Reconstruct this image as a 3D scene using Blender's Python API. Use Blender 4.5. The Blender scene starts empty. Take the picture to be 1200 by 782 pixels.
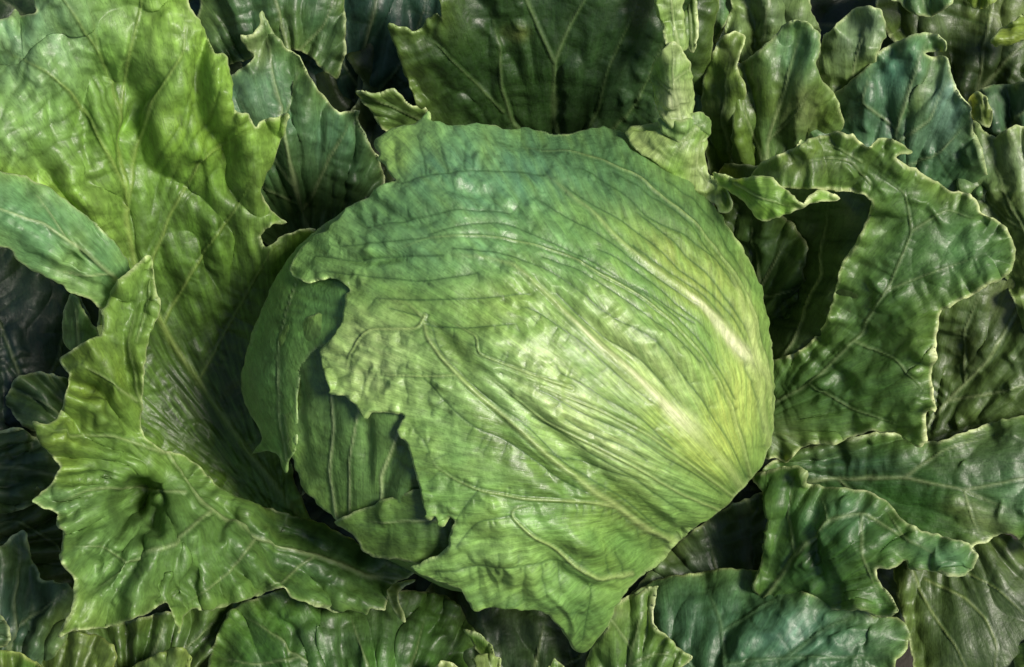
import bpy, math, random
import numpy as np
from mathutils import Matrix, Vector

# ---------------------------------------------------------------- camera, sky, sun, exposure
scene = bpy.context.scene
PX = 0.00026                      # one photograph pixel at the lettuce's own distance, in metres
DIST = 0.62
CX, CY = 600.0, 391.0
PITCH = math.radians(65)          # camera looks down at this angle
CENTRE = Vector((0, 0, 0.125))    # middle of the lettuce head
back = Vector((0, -math.cos(PITCH), math.sin(PITCH)))   # from head towards camera
upv = Vector((0, math.sin(PITCH), math.cos(PITCH)))
right = Vector((1, 0, 0))
cam_pos = CENTRE + back * DIST
cam_data = bpy.data.cameras.new('camera')
cam = bpy.data.objects.new('camera', cam_data)
scene.collection.objects.link(cam)
M3 = Matrix((right, upv, back)).transposed()
cam.matrix_world = Matrix.Translation(cam_pos) @ M3.to_4x4()
cam_data.sensor_width = 36
cam_data.lens = 36 * DIST / (1200 * PX)
cam_data.clip_start = 0.01
cam_data.clip_end = 100
scene.camera = cam

def cam_dir(x, y, z):
    return (right * x + upv * y + back * z).normalized()
SUN = cam_dir(0.55, 0.12, 0.83)
world = bpy.data.worlds.new("World"); scene.world = world
world.use_nodes = True
wt = world.node_tree
sky = wt.nodes.new('ShaderNodeTexSky'); sky.sky_type = 'NISHITA'; sky.sun_disc = False
sky.sun_elevation = math.asin(SUN.z)
sky.sun_rotation = math.atan2(SUN.x, SUN.y)
sky.air_density = 1.0; sky.dust_density = 1.0
wt.links.new(sky.outputs[0], wt.nodes['Background'].inputs[0])
wt.nodes['Background'].inputs[1].default_value = 0.065
sl = bpy.data.lights.new('sun', 'SUN'); sl.energy = 5.0; sl.angle = math.radians(18); sl.color = (1.0, 0.94, 0.82)
so = bpy.data.objects.new('sun', sl); scene.collection.objects.link(so)
so.rotation_euler = SUN.to_track_quat('Z', 'Y').to_euler(); so.location = (0, 0, 2)
vs = scene.view_settings
vs.view_transform = 'Standard'; vs.look = 'None'; vs.gamma = 1.0; vs.use_curve_mapping = False
vs.exposure = 0.52
scene.render.engine = 'CYCLES'
scene.cycles.max_bounces = 4; scene.cycles.diffuse_bounces = 2; scene.cycles.glossy_bounces = 2; scene.cycles.transmission_bounces = 3
scene.cycles.use_denoising = True

# ---------------------------------------------------------------- numeric helpers
RR = np.array(right); UU = np.array(upv); BB = np.array(back); CP = np.array(cam_pos)
def to_world(x, y, h):
    """pixel position at height h (pixels, towards the viewer) above the plane through the head's middle"""
    d = DIST - h * PX
    s = d / DIST
    X = (x - CX) * PX * s; Y = (CY - y) * PX * s
    return CP + X[..., None] * RR + Y[..., None] * UU - d[..., None] * BB

def _hash(ix, iy, seed):
    n = (ix.astype(np.int64) * 374761393 + iy.astype(np.int64) * 668265263 + seed * 974634777) & 0xffffffff
    n = ((n ^ (n >> 13)) * 1274126177) & 0xffffffff
    n = (n ^ (n >> 16)) & 0xffffffff
    return n / 4294967295.0
def noise(x, y, seed=0):
    x = np.asarray(x, float); y = np.asarray(y, float)
    ix = np.floor(x); iy = np.floor(y); fx = x - ix; fy = y - iy
    def g(ox, oy):
        a = _hash(ix + ox, iy + oy, seed) * 6.2831853
        return np.cos(a) * (fx - ox) + np.sin(a) * (fy - oy)
    u = fx * fx * fx * (fx * (fx * 6 - 15) + 10); v = fy * fy * fy * (fy * (fy * 6 - 15) + 10)
    a = g(0, 0); b = g(1, 0); c = g(0, 1); d = g(1, 1)
    return ((a + (b - a) * u) + ((c + (d - c) * u) - (a + (b - a) * u)) * v) * 1.5
def fbm(x, y, seed=0, oct=3, gain=0.5):
    s = 0; a = 1
    for k in range(oct):
        s = s + a * noise(x * 2 ** k, y * 2 ** k, seed + 17 * k); a *= gain
    return s
def sstep(a, b, x):
    t = np.clip((x - a) / (b - a), 0, 1); return t * t * (3 - 2 * t)

def rbf(ctrl, x, y):
    c = np.array(ctrl, float); n = len(c); S = 100.0
    p = c[:, :2] / S
    r2 = ((p[:, None] - p[None]) ** 2).sum(-1)
    K = 0.5 * r2 * np.log(r2 + 1e-9) + np.eye(n) * 0.004
    A = np.zeros((n + 3, n + 3)); A[:n, :n] = K
    A[:n, n] = 1; A[:n, n + 1:] = p; A[n, :n] = 1; A[n + 1:, :n] = p.T
    w = np.linalg.lstsq(A, np.concatenate([c[:, 2], np.zeros(3)]), rcond=None)[0]
    out = w[n] + w[n + 1] * x / S + w[n + 2] * y / S
    for i in range(n):
        q = (x / S - p[i, 0]) ** 2 + (y / S - p[i, 1]) ** 2
        out = out + w[i] * 0.5 * q * np.log(q + 1e-9)
    return out

def resample(pts, step, closed=False):
    p = np.array(pts, float)
    if closed: p = np.vstack([p, p[:1]])
    seg = np.hypot(*(p[1:] - p[:-1]).T); L = np.concatenate([[0], np.cumsum(seg)])
    n = max(2, int(round(L[-1] / step)))
    t = np.linspace(0, L[-1], n + 1)
    q = np.stack([np.interp(t, L, p[:, 0]), np.interp(t, L, p[:, 1])], 1)
    return q[:-1] if closed else q
def smooth_line(pts, step=4, it=3):
    q = resample(pts, step)
    for _ in range(it):
        q[1:-1] = 0.25 * q[:-2] + 0.5 * q[1:-1] + 0.25 * q[2:]
    return q
def chaikin(p, closed=True, keep=0.12):
    p = np.array(p, float); n = len(p); o = []
    for i in range(n):
        a = p[i]; b = p[(i + 1) % n]
        o.append(a + (b - a) * keep); o.append(a + (b - a) * (1 - keep))
    return np.array(o)

# head silhouette radius by angle (y down), the ball the wrapping leaves follow
HC = (600.0, 436.0)
HEAD_R = [(0, 305), (20, 306), (35, 296), (45, 286), (57, 286), (70, 325), (90, 395), (135, 430), (165, 390), (185, 350), (205, 335), (225, 300), (245, 296), (262, 290), (280, 290), (300, 305), (318, 306), (335, 302), (350, 304), (360, 305)]
BALL_R = [(0, 302), (30, 298), (50, 278), (70, 280), (90, 285), (135, 300), (160, 314), (180, 318), (200, 314), (225, 296), (245, 288), (270, 286), (300, 298), (330, 300), (360, 302)]
def head_h(x, y, tab, hf):
    a = np.degrees(np.arctan2(y - HC[1], x - HC[0])) % 360
    t = np.array(tab, float)
    R = np.interp(a, t[:, 0], t[:, 1]); r = np.hypot(x - HC[0], y - HC[1]) / R
    h = np.sqrt(np.clip(1 - r * r, 0, 1)); k = 0.985
    hk = math.sqrt(1 - k * k)
    return hf * np.where(r < k, h, hk - (r - k) * k / hk)

# ---------------------------------------------------------------- leaf builder
def venation(seeds, inside, box, dens=14, step=5, kill=9, rng=None, iters=90):
    nodes = []; par = []
    for s in seeds:
        q = resample(s, step)
        for i, v in enumerate(q):
            par.append(len(nodes) - 1 if i else -1); nodes.append(v)
    ns = len(nodes)
    N = np.array(nodes)
    x0, y0, x1, y1 = box
    gx, gy = np.meshgrid(np.arange(x0, x1, dens), np.arange(y0, y1, dens))
    A = np.stack([gx.ravel(), gy.ravel()], 1) + rng.uniform(-dens * .48, dens * .48, (gx.size, 2))
    A = A[inside(A[:, 0], A[:, 1])]
    if len(A) == 0: return N, par, ns
    D = ((A[:, None] - N[None]) ** 2).sum(-1); near = D.argmin(1); dist = np.sqrt(D.min(1))
    keep = dist > kill; A = A[keep]; near = near[keep]; dist = dist[keep]
    nodes = [tuple(v) for v in N]
    for it in range(iters):
        if len(A) == 0: break
        cur = np.array(nodes)
        v = (A - cur[near]) / np.maximum(dist, 1e-6)[:, None]
        act = dist < 95
        u, inv = np.unique(near[act], return_inverse=True)
        if len(u) == 0: break
        acc = np.zeros((len(u), 2)); np.add.at(acc, inv, v[act])
        nrm = np.hypot(acc[:, 0], acc[:, 1]); ok = nrm > 0.15
        acc = acc / np.maximum(nrm, 1e-6)[:, None]
        acc += rng.normal(0, 0.16, acc.shape)
        new = cur[u] + acc * step; new = new[ok]; pu = u[ok]
        if len(new) == 0: break
        base = len(nodes)
        for p, w in zip(pu, new): nodes.append(tuple(w)); par.append(int(p))
        D = np.sqrt(((A[:, None] - new[None]) ** 2).sum(-1)); j = D.argmin(1); dm = D.min(1)
        b = dm < dist; near[b] = base + j[b]; dist[b] = dm[b]
        k = dist > kill; A = A[k]; near = near[k]; dist = dist[k]
    return np.array(nodes), par, ns

def seg_stamp(fn, segs, gx0, gy0, step, shape, R):
    """calls fn(slice, distance, t, index) for each segment over the grid cells within R of it"""
    H, W = shape
    for i, (ax, ay, bx, by) in enumerate(segs):
        i0 = max(0, int((min(ax, bx) - R - gx0) / step)); i1 = min(W, int((max(ax, bx) + R - gx0) / step) + 2)
        j0 = max(0, int((min(ay, by) - R - gy0) / step)); j1 = min(H, int((max(ay, by) + R - gy0) / step) + 2)
        if i0 >= i1 or j0 >= j1: continue
        X = gx0 + np.arange(i0, i1) * step; Y = (gy0 + np.arange(j0, j1) * step)[:, None]
        dx, dy = bx - ax, by - ay; L2 = dx * dx + dy * dy + 1e-9
        t = np.clip(((X - ax) * dx + (Y - ay) * dy) / L2, 0, 1)
        ex = X - ax - t * dx; ey = Y - ay - t * dy
        fn((slice(j0, j1), slice(i0, i1)), np.sqrt(ex * ex + ey * ey), t, i, ex * dy - ey * dx)

def sheet(S, rng):
    """one sheet of a leaf -> vertices (px,py,h), faces, colours"""
    step = S.get('step', 2.0)
    seed = S['seed']
    out = np.array(S['out'], float)
    o = out
    if S.get('round', 1): o = chaikin(o, keep=S.get('keep', .14))
    o = resample(o, 3.0, True)
    # small serration of the margin
    n = len(o); tn = np.roll(o, -1, 0) - np.roll(o, 1, 0); tn /= np.maximum(np.hypot(tn[:, 0], tn[:, 1]), 1e-6)[:, None]
    arc = np.arange(n) * 3.0
    jag = S.get('jag', 1.6)
    rag = noise(arc / 11.0, arc * 0 + .5, seed + 5) + 1.1 * np.maximum(-.2, noise(arc / 6.5, arc * 0 + .5, seed + 6))
    o = o + np.stack([tn[:, 1], -tn[:, 0]], 1) * (rag * jag)[:, None]
    x0, y0 = o.min(0) - 6; x1, y1 = o.max(0) + 6
    W = int((x1 - x0) / step) + 2; H = int((y1 - y0) / step) + 2
    gx = x0 + np.arange(W) * step; gy = y0 + np.arange(H) * step
    # scanline fill at cell centres
    cellin = np.zeros((H - 1, W - 1), bool)
    a = o; b = np.roll(o, -1, 0)
    for j in range(H - 1):
        yc = gy[j] + step / 2
        m = (a[:, 1] > yc) != (b[:, 1] > yc)
        if not m.any(): continue
        xs = np.sort(a[m, 0] + (yc - a[m, 1]) * (b[m, 0] - a[m, 0]) / (b[m, 1] - a[m, 1]))
        for k in range(0, len(xs) - 1, 2):
            i0 = int(math.ceil((xs[k] - x0 - step / 2) / step)); i1 = int(math.floor((xs[k + 1] - x0 - step / 2) / step))
            cellin[j, max(0, i0):i1 + 1] = True
    X, Y = np.meshgrid(gx, gy)
    # distance to the margin
    E = np.full((H, W), 60.0); EA = np.zeros((H, W)); NXY = np.zeros((H, W, 2))
    segs = np.hstack([a, b])
    def fe(sl, d, t, i, sd):
        m = d < E[sl]
        E[sl] = np.where(m, d, E[sl]); EA[sl] = np.where(m, (i + t) * 3.0, EA[sl])
        NXY[sl + (0,)] = np.where(m, segs[i, 0] + t * (segs[i, 2] - segs[i, 0]), NXY[sl + (0,)])
        NXY[sl + (1,)] = np.where(m, segs[i, 1] + t * (segs[i, 3] - segs[i, 1]), NXY[sl + (1,)])
    seg_stamp(fe, segs, x0, y0, step, (H, W), 46)
    # base height
    if 'headtab' in S:
        hgt = head_h(X, Y, S['headtab'], S['hf'])
        if S.get('ctrl'): hgt = hgt + rbf(S['ctrl'], X, Y)
    else:
        hgt = rbf(S['ctrl'], X, Y)
    # veins
    majors = [(smooth_line(v[0], 4), v[1]) for v in S.get('veins', [])]
    def inside(px, py):
        i = ((px - x0) / step).astype(int).clip(0, W - 2); j = ((py - y0) / step).astype(int).clip(0, H - 2)
        return cellin[j, i] & (E[j, i] > 4)
    VM = np.zeros((H, W)); VD = np.full((H, W), 40.0); VG = np.zeros((H, W)); VS = np.zeros((H, W))
    if majors:
        for line, w in majors:
            sg = np.hstack([line[:-1], line[1:]])
            ws = np.linspace(w, w * S.get('taper', .38), len(sg)); fd = np.clip((len(sg) - np.arange(len(sg))) / (.3 * len(sg) + 1), 0, 1) ** .8
            def fm(sl, d, t, i, sd):
                VM[sl] = np.maximum(VM[sl], np.exp(-(d / ws[i]) ** 2) * min(1, .4 + w / 5) * fd[i]); VD[sl] = np.minimum(VD[sl], d)
                VS[sl] = np.maximum(VS[sl], np.exp(-((d - 1.25 * ws[i] - .9) / 1.25) ** 2) * fd[i])
            seg_stamp(fm, sg, x0, y0, step, (H, W), 26)
    dens = S.get('dens', 15)
    lines = [m[0] for m in majors] + [smooth_line(v, 5) for v in S.get('fine', [])]
    for v in S.get('fine', []):
        line = smooth_line(v, 5); sg = np.hstack([line[:-1], line[1:]]); fw = S.get('finew', 1.5)
        def ff(sl, d, t, i, sd):
            VG[sl] = np.maximum(VG[sl], np.exp(-(d / fw) ** 2)); VD[sl] = np.minimum(VD[sl], d)
        seg_stamp(ff, sg, x0, y0, step, (H, W), 20)
    if lines and dens:
        N, par, ns = venation(lines, inside, (x0, y0, x1, y1), dens, 5, dens * .55, rng)
        cnt = np.ones(len(N))
        for i in range(len(N) - 1, ns - 1, -1): cnt[par[i]] += cnt[i]
        idx = [i for i in range(ns, len(N))]
        sg = np.array([[*N[par[i]], *N[i]] for i in idx]) if idx else np.zeros((0, 4))
        ww = np.array([min(2.6, .75 + .16 * cnt[i] ** .55) for i in idx]); st = np.array([min(1, S.get('vmin', .34) + .10 * cnt[i] ** .5) for i in idx])
        def fv(sl, d, t, i, sd):
            VG[sl] = np.maximum(VG[sl], np.exp(-(d / (ww[i] * 1.15)) ** 2) * st[i]); VD[sl] = np.minimum(VD[sl], d)
        seg_stamp(fv, sg, x0, y0, step, (H, W), 18)
    # flow coordinates: angle and distance about the leaf's foot
    bx, by = S.get('foot', (600, 430))
    ang = np.arctan2(Y - by, X - bx); rad = np.hypot(X - bx, Y - by)
    fu = ang * S.get('fk', 16); fv_ = rad / 55.0
    # relief
    relief = np.zeros((H, W))
    bl = S.get('bulge', 2.3)
    patch = .45 + .9 * sstep(-.25, .5, fbm(X / 95, Y / 95, seed + 3, 2))
    relief += bl * (1 - np.exp(-(VD / 7.5) ** 2)) * patch
    relief -= S.get('groove', 1.0) * VG
    VS *= (1 - VM) * (.55 + .45 * sstep(-.4, .4, noise(X / 30, Y / 30, seed + 41)))
    relief += S.get('ridge', 2.2) * VM - .9 * VS
    relief += S.get('wrinkle', .7) * fbm(fu * .8, fv_ * .8, seed + 1, 2) * 1.1
    relief += S.get('lump', 2.4) * 1.0 * fbm(X / 52, Y / 52, seed + 2, 2, .4)
    bs = np.maximum(0, noise(X / 21, Y / 21, seed + 9) + .25 * noise(X / 10, Y / 10, seed + 19) + .05) ** 1.35 * 1.3
    relief += S.get('blister', 3.0) * bs * sstep(.05, .5, fbm(X / 80, Y / 80, seed + 10, 2)) * 1.5
    for (pts, w, amp) in S.get('creases', []):
        line = smooth_line(pts, 4); sg = np.hstack([line[:-1], line[1:]]); n_ = len(sg); C = np.zeros((H, W))
        def fc(sl, d, t, i, sd):
            f = math.sin(math.pi * min(1, (i + .8) / n_ * 1.0)) ** .5 if n_ > 3 else 1
            C[sl] = np.maximum(C[sl], np.exp(-(d / w) ** 2) * f)
        seg_stamp(fc, sg, x0, y0, step, (H, W), w * 2.6)
        relief += amp * C
    for (cx, cy, rx, ry, an, amp) in S.get('pits', []):
        ca, sa = math.cos(math.radians(an)), math.sin(math.radians(an))
        u = ((X - cx) * ca + (Y - cy) * sa) / rx; v = (-(X - cx) * sa + (Y - cy) * ca) / ry
        hgt = hgt + amp * np.exp(-(u * u + v * v) ** 3.5)
    for (cx, cy, rx, ry, an, amp) in S.get('bumps', []):
        ca, sa = math.cos(math.radians(an)), math.sin(math.radians(an))
        u = ((X - cx) * ca + (Y - cy) * sa) / rx; v = (-(X - cx) * sa + (Y - cy) * ca) / ry
        relief += amp * np.exp(-(u * u + v * v) ** 1.3)
    fo = S.get('fold', 0)
    if fo:
        q = noise(fu * S.get('ff', .34) + .25 * noise(X / 60, Y / 60, seed + 31), fv_ * .42, seed + 30)
        fade = sstep(*S.get('ffade', (15, 130)), rad) * (.35 + .65 * np.exp(-E / 60))
        hgt = hgt + fo * (1.6 * np.abs(q) * 2 - .8 + .8 * noise(fu * .5, fv_ * .6, seed + 32)) * fade
    hgt = hgt + S.get('roll', 12) * fbm(X / 150, Y / 150, seed + 4, 2)
    ra, rw, rf = S.get('ruffle', (6, 22, 26))
    fall = np.exp(-(E / rw) ** 1.2)
    rfl = ra * fall * 1.6 * (noise(EA / rf, EA * 0 + 3.5, seed + 7) + .5 * noise(EA / (rf * .45), EA * 0 + 7.5, seed + 8))
    for _ in range(6):
        rfl[1:-1] = .25 * rfl[:-2] + .5 * rfl[1:-1] + .25 * rfl[2:]
        rfl[:, 1:-1] = .25 * rfl[:, :-2] + .5 * rfl[:, 1:-1] + .25 * rfl[:, 2:]
    hgt = hgt + rfl
    cu, cw = S.get('curl', (0, 12))
    hgt = hgt - cu * np.exp(-(E / cw) ** 2)
    # displace along the surface
    gyh, gxh = np.gradient(hgt, step)
    nn = 1 / np.sqrt(1 + gxh ** 2 + gyh ** 2); damp = S.get('edgefade', 3.0)
    relief = relief * sstep(0, damp, E)
    rl = relief
    Xd = X - gxh * nn * rl; Yd = Y - gyh * nn * rl; Hd = hgt + nn * rl
    # snap the boundary
    used = np.zeros((H, W), bool); full = np.ones((H, W), bool)
    for dj in (0, 1):
        for di in (0, 1):
            used[dj:H - 1 + dj, di:W - 1 + di] |= cellin
            full[dj:H - 1 + dj, di:W - 1 + di] &= cellin
    full[0] = full[-1] = False; full[:, 0] = full[:, -1] = False
    bnd = used & ~full
    sn = bnd & (E < step * 1.6)
    Xd = np.where(sn, NXY[..., 0], Xd); Yd = np.where(sn, NXY[..., 1], Yd)
    # tissue colour, with some light and shade painted in
    c1 = np.array(S['c'][0]); c2 = np.array(S['c'][1]); pale = np.array(S.get('pale', (.42, .50, .24)))
    f = sstep(-.5, .6, fbm(X / 70, Y / 70, seed + 11, 3))[..., None]
    col = c1 * (1 - f) + c2 * f
    mg = (np.exp(-E / S.get('mgw', 22)) * S.get('mg', .42))[..., None]  # margin paler and yellower, partly tissue, partly painted lit tips
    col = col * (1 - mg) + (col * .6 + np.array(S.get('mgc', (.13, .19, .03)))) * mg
    for (cx, cy, rx, ry, an, cc, k) in S.get('patches', []):  # tint patches, some of them painting sheen
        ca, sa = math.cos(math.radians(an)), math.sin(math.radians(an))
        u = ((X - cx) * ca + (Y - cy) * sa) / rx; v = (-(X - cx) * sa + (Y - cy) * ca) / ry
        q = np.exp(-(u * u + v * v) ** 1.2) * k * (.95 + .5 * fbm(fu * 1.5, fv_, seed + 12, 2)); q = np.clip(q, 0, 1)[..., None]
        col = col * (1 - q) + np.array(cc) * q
    st = (fbm(fu * 2.2, fv_ * 2.2, seed + 13, 3))[..., None]
    col = col * (1 + S.get('streak', .2) * st)
    mott = fbm(X / 9, Y / 9, seed + 14, 2)[..., None]
    col = col * (1 + S.get('mottle', .09) * mott)
    cell = np.exp(-(VD / 5.0) ** 2)[..., None]
    col = col * (1 - S.get('celldark', .18) * cell)
    vg = (VG * S.get('vgk', .45))[..., None]; vc = np.array(S.get('vcol', (.03, .075, .012)))
    col = col * (1 - vg) + vc * vg
    vs_ = (VS * S.get('flank', .42))[..., None]; col = col * (1 - vs_) + vc * vs_  # shadow line beside the main veins, painted into the colour
    vm = np.clip(VM * S.get('vmk', .6), 0, 1)[..., None]; col = col * (1 - vm) + pale * vm
    for (cx, cy, rx, ry, an, cc, k) in S.get('ribs', []):
        ca, sa = math.cos(math.radians(an)), math.sin(math.radians(an))
        u = ((X - cx) * ca + (Y - cy) * sa) / rx; v = (-(X - cx) * sa + (Y - cy) * ca) / (ry * (1 + .6 * u))
        q = np.exp(-(u * u) ** 1.1 - (v * v) ** 1.2) * k * (.9 + .35 * fbm(fu * 3, fv_ * 1.5, seed + 22, 2)); q = np.clip(q, 0, 1)[..., None]
        col = col * (1 - q) + np.array(cc) * q
    rim = (np.exp(-(E / S.get('rimw', 1.7)) ** 2) * S.get('rim', .9) * (.4 + .6 * sstep(-.5, .5, noise(EA / 34, EA * 0 + 9.5, seed + 25))))[..., None]  # thin edge highlight painted into the margin as a pale rim
    col = col * (1 - rim) + np.array(S.get('rimc', (.56, .64, .32))) * rim
    col = np.clip(col, .003, .9)
    # arrays
    idx = -np.ones((H, W), int); uj, ui = np.nonzero(used); idx[uj, ui] = np.arange(len(uj))
    V = np.stack([Xd[uj, ui], Yd[uj, ui], Hd[uj, ui]], 1); Cc = col[uj, ui]
    N3 = np.stack([-gxh, -gyh * -1 * -1, np.ones_like(gxh)], -1)[uj, ui] * nn[uj, ui][:, None]
    fl = np.stack([fu, fv_], -1)[uj, ui]
    cj, ci = np.nonzero(cellin)
    F = np.stack([idx[cj, ci], idx[cj + 1, ci], idx[cj + 1, ci + 1], idx[cj, ci + 1]], 1)
    # turned edge giving the margin its thickness
    e = np.concatenate([F[:, [0, 1]], F[:, [1, 2]], F[:, [2, 3]], F[:, [3, 0]]])
    key = np.sort(e, 1); kk = key[:, 0] * (len(V) + 1) + key[:, 1]
    _, first, cn = np.unique(kk, return_index=True, return_counts=True)
    be = e[first[cn == 1]]
    bv = np.unique(be); mp = {int(v): len(V) + i for i, v in enumerate(bv)}
    th = S.get('thick', 1.8)
    NV = V[bv] - N3[bv] * th
    mpv = np.zeros(len(V), int); mpv[bv] = len(V) + np.arange(len(bv))
    F2 = np.stack([be[:, 1], be[:, 0], mpv[be[:, 0]], mpv[be[:, 1]]], 1)
    V = np.vstack([V, NV]); Cc = np.vstack([Cc, Cc[bv]]); fl = np.vstack([fl, fl[bv]])
    return V, np.vstack([F, F2]), Cc, fl

def leaf_material(name, rough=.42, trans=.28, bump=.25, coat=.0, scale=1.0, spec=.5):
    m = bpy.data.materials.new(name); m.use_nodes = True; nt = m.node_tree; nd = nt.nodes; lk = nt.links
    nd.clear()
    out = nd.new('ShaderNodeOutputMaterial'); pb = nd.new('ShaderNodeBsdfPrincipled'); tr = nd.new('ShaderNodeBsdfTranslucent')
    mix = nd.new('ShaderNodeMixShader'); mix.inputs[0].default_value = trans
    at = nd.new('ShaderNodeAttribute'); at.attribute_name = 'tissue'
    fl = nd.new('ShaderNodeAttribute'); fl.attribute_name = 'flow'
    tc = nd.new('ShaderNodeTexCoord')
    n1 = nd.new('ShaderNodeTexNoise'); n1.inputs['Scale'].default_value = 700 * scale; n1.inputs['Detail'].default_value = 3; n1.inputs['Roughness'].default_value = .62
    lk.new(tc.outputs['Object'], n1.inputs['Vector'])
    mp = nd.new('ShaderNodeMapping'); mp.inputs['Scale'].default_value = (2.3, .9, 1); lk.new(fl.outputs['Vector'], mp.inputs[0])
    n2 = nd.new('ShaderNodeTexNoise'); n2.inputs['Scale'].default_value = 1.6; n2.inputs['Detail'].default_value = 3; n2.inputs['Roughness'].default_value = .65
    lk.new(mp.outputs[0], n2.inputs['Vector'])
    vo = nd.new('ShaderNodeTexVoronoi'); vo.feature = 'F1'; vo.inputs['Scale'].default_value = 430 * scale
    n3 = nd.new('ShaderNodeTexNoise'); n3.inputs['Scale'].default_value = 300; 
    lk.new(tc.outputs['Object'], n3.inputs['Vector'])
    vm = nd.new('ShaderNodeVectorMath'); vm.operation = 'MULTIPLY_ADD'; vm.inputs[1].default_value = (.004, .004, .004)
    lk.new(n3.outputs['Color'], vm.inputs[0]); lk.new(tc.outputs['Object'], vm.inputs[2]); lk.new(vm.outputs[0], vo.inputs['Vector'])
    # colour variation
    r1 = nd.new('ShaderNodeMapRange'); r1.inputs[1].default_value = .28; r1.inputs[2].default_value = .72; r1.inputs[3].default_value = .92; r1.inputs[4].default_value = 1.08
    lk.new(n1.outputs[0], r1.inputs[0])
    r2 = nd.new('ShaderNodeMapRange'); r2.inputs[1].default_value = .3; r2.inputs[2].default_value = .7; r2.inputs[3].default_value = .86; r2.inputs[4].default_value = 1.14
    lk.new(n2.outputs[0], r2.inputs[0])
    r3 = nd.new('ShaderNodeMapRange'); r3.inputs[1].default_value = .25; r3.inputs[2].default_value = .8; r3.inputs[3].default_value = 1.03; r3.inputs[4].default_value = .92
    lk.new(vo.outputs['Distance'], r3.inputs[0])
    ab = nd.new('ShaderNodeMath'); ab.operation = 'SUBTRACT'; ab.inputs[1].default_value = .5; lk.new(n2.outputs[0], ab.inputs[0])
    ab2 = nd.new('ShaderNodeMath'); ab2.operation = 'ABSOLUTE'; lk.new(ab.outputs[0], ab2.inputs[0])
    ln = nd.new('ShaderNodeMapRange'); ln.inputs[1].default_value = 0; ln.inputs[2].default_value = .028; ln.inputs[3].default_value = .70; ln.inputs[4].default_value = 1.02; lk.new(ab2.outputs[0], ln.inputs[0])
    lm = nd.new('ShaderNodeMath'); lm.operation = 'MULTIPLY'; lk.new(ln.outputs[0], lm.inputs[0]); lk.new(r2.outputs[0], lm.inputs[1])
    mu = nd.new('ShaderNodeMath'); mu.operation = 'MULTIPLY'; lk.new(r1.outputs[0], mu.inputs[0]); lk.new(lm.outputs[0], mu.inputs[1])
    mu2 = nd.new('ShaderNodeMath'); mu2.operation = 'MULTIPLY'; lk.new(mu.outputs[0], mu2.inputs[0]); lk.new(r3.outputs[0], mu2.inputs[1])
    sc = nd.new('ShaderNodeVectorMath'); sc.operation = 'SCALE'; lk.new(at.outputs['Color'], sc.inputs[0]); lk.new(mu2.outputs[0], sc.inputs['Scale'])
    lk.new(sc.outputs[0], pb.inputs['Base Color'])
    # light coming through is yellower
    tm = nd.new('ShaderNodeVectorMath'); tm.operation = 'MULTIPLY'; tm.inputs[1].default_value = (1.35, 1.25, .45)
    lk.new(sc.outputs[0], tm.inputs[0]); lk.new(tm.outputs[0], tr.inputs['Color'])
    ad = nd.new('ShaderNodeMath'); ad.operation = 'MULTIPLY_ADD'; ad.inputs[1].default_value = .9
    lk.new(n2.outputs[0], ad.inputs[0]); lk.new(n1.outputs[0], ad.inputs[2])
    ad2 = nd.new('ShaderNodeMath'); ad2.operation = 'MULTIPLY_ADD'; ad2.inputs[1].default_value = -.7
    mn = nd.new('ShaderNodeMath'); mn.operation = 'MINIMUM'; mn.inputs[1].default_value = .9; lk.new(vo.outputs['Distance'], mn.inputs[0])
    lk.new(mn.outputs[0], ad2.inputs[0]); lk.new(ad.outputs[0], ad2.inputs[2])
    bp = nd.new('ShaderNodeBump'); bp.inputs['Strength'].default_value = bump; bp.inputs['Distance'].default_value = .0009
    lk.new(ad2.outputs[0], bp.inputs['Height']); lk.new(bp.outputs[0], pb.inputs['Normal'])
    rr = nd.new('ShaderNodeMapRange'); rr.inputs[1].default_value = .3; rr.inputs[2].default_value = .7; rr.inputs[3].default_value = rough - .1; rr.inputs[4].default_value = rough + .14
    lk.new(n1.outputs[0], rr.inputs[0]); lk.new(rr.outputs[0], pb.inputs['Roughness'])
    pb.inputs['Specular IOR Level'].default_value = spec
    pb.inputs['Coat Weight'].default_value = coat; pb.inputs['Coat Roughness'].default_value = .24
    lk.new(pb.outputs[0], mix.inputs[1]); lk.new(tr.outputs[0], mix.inputs[2]); lk.new(mix.outputs[0], out.inputs[0])
    return m

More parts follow.
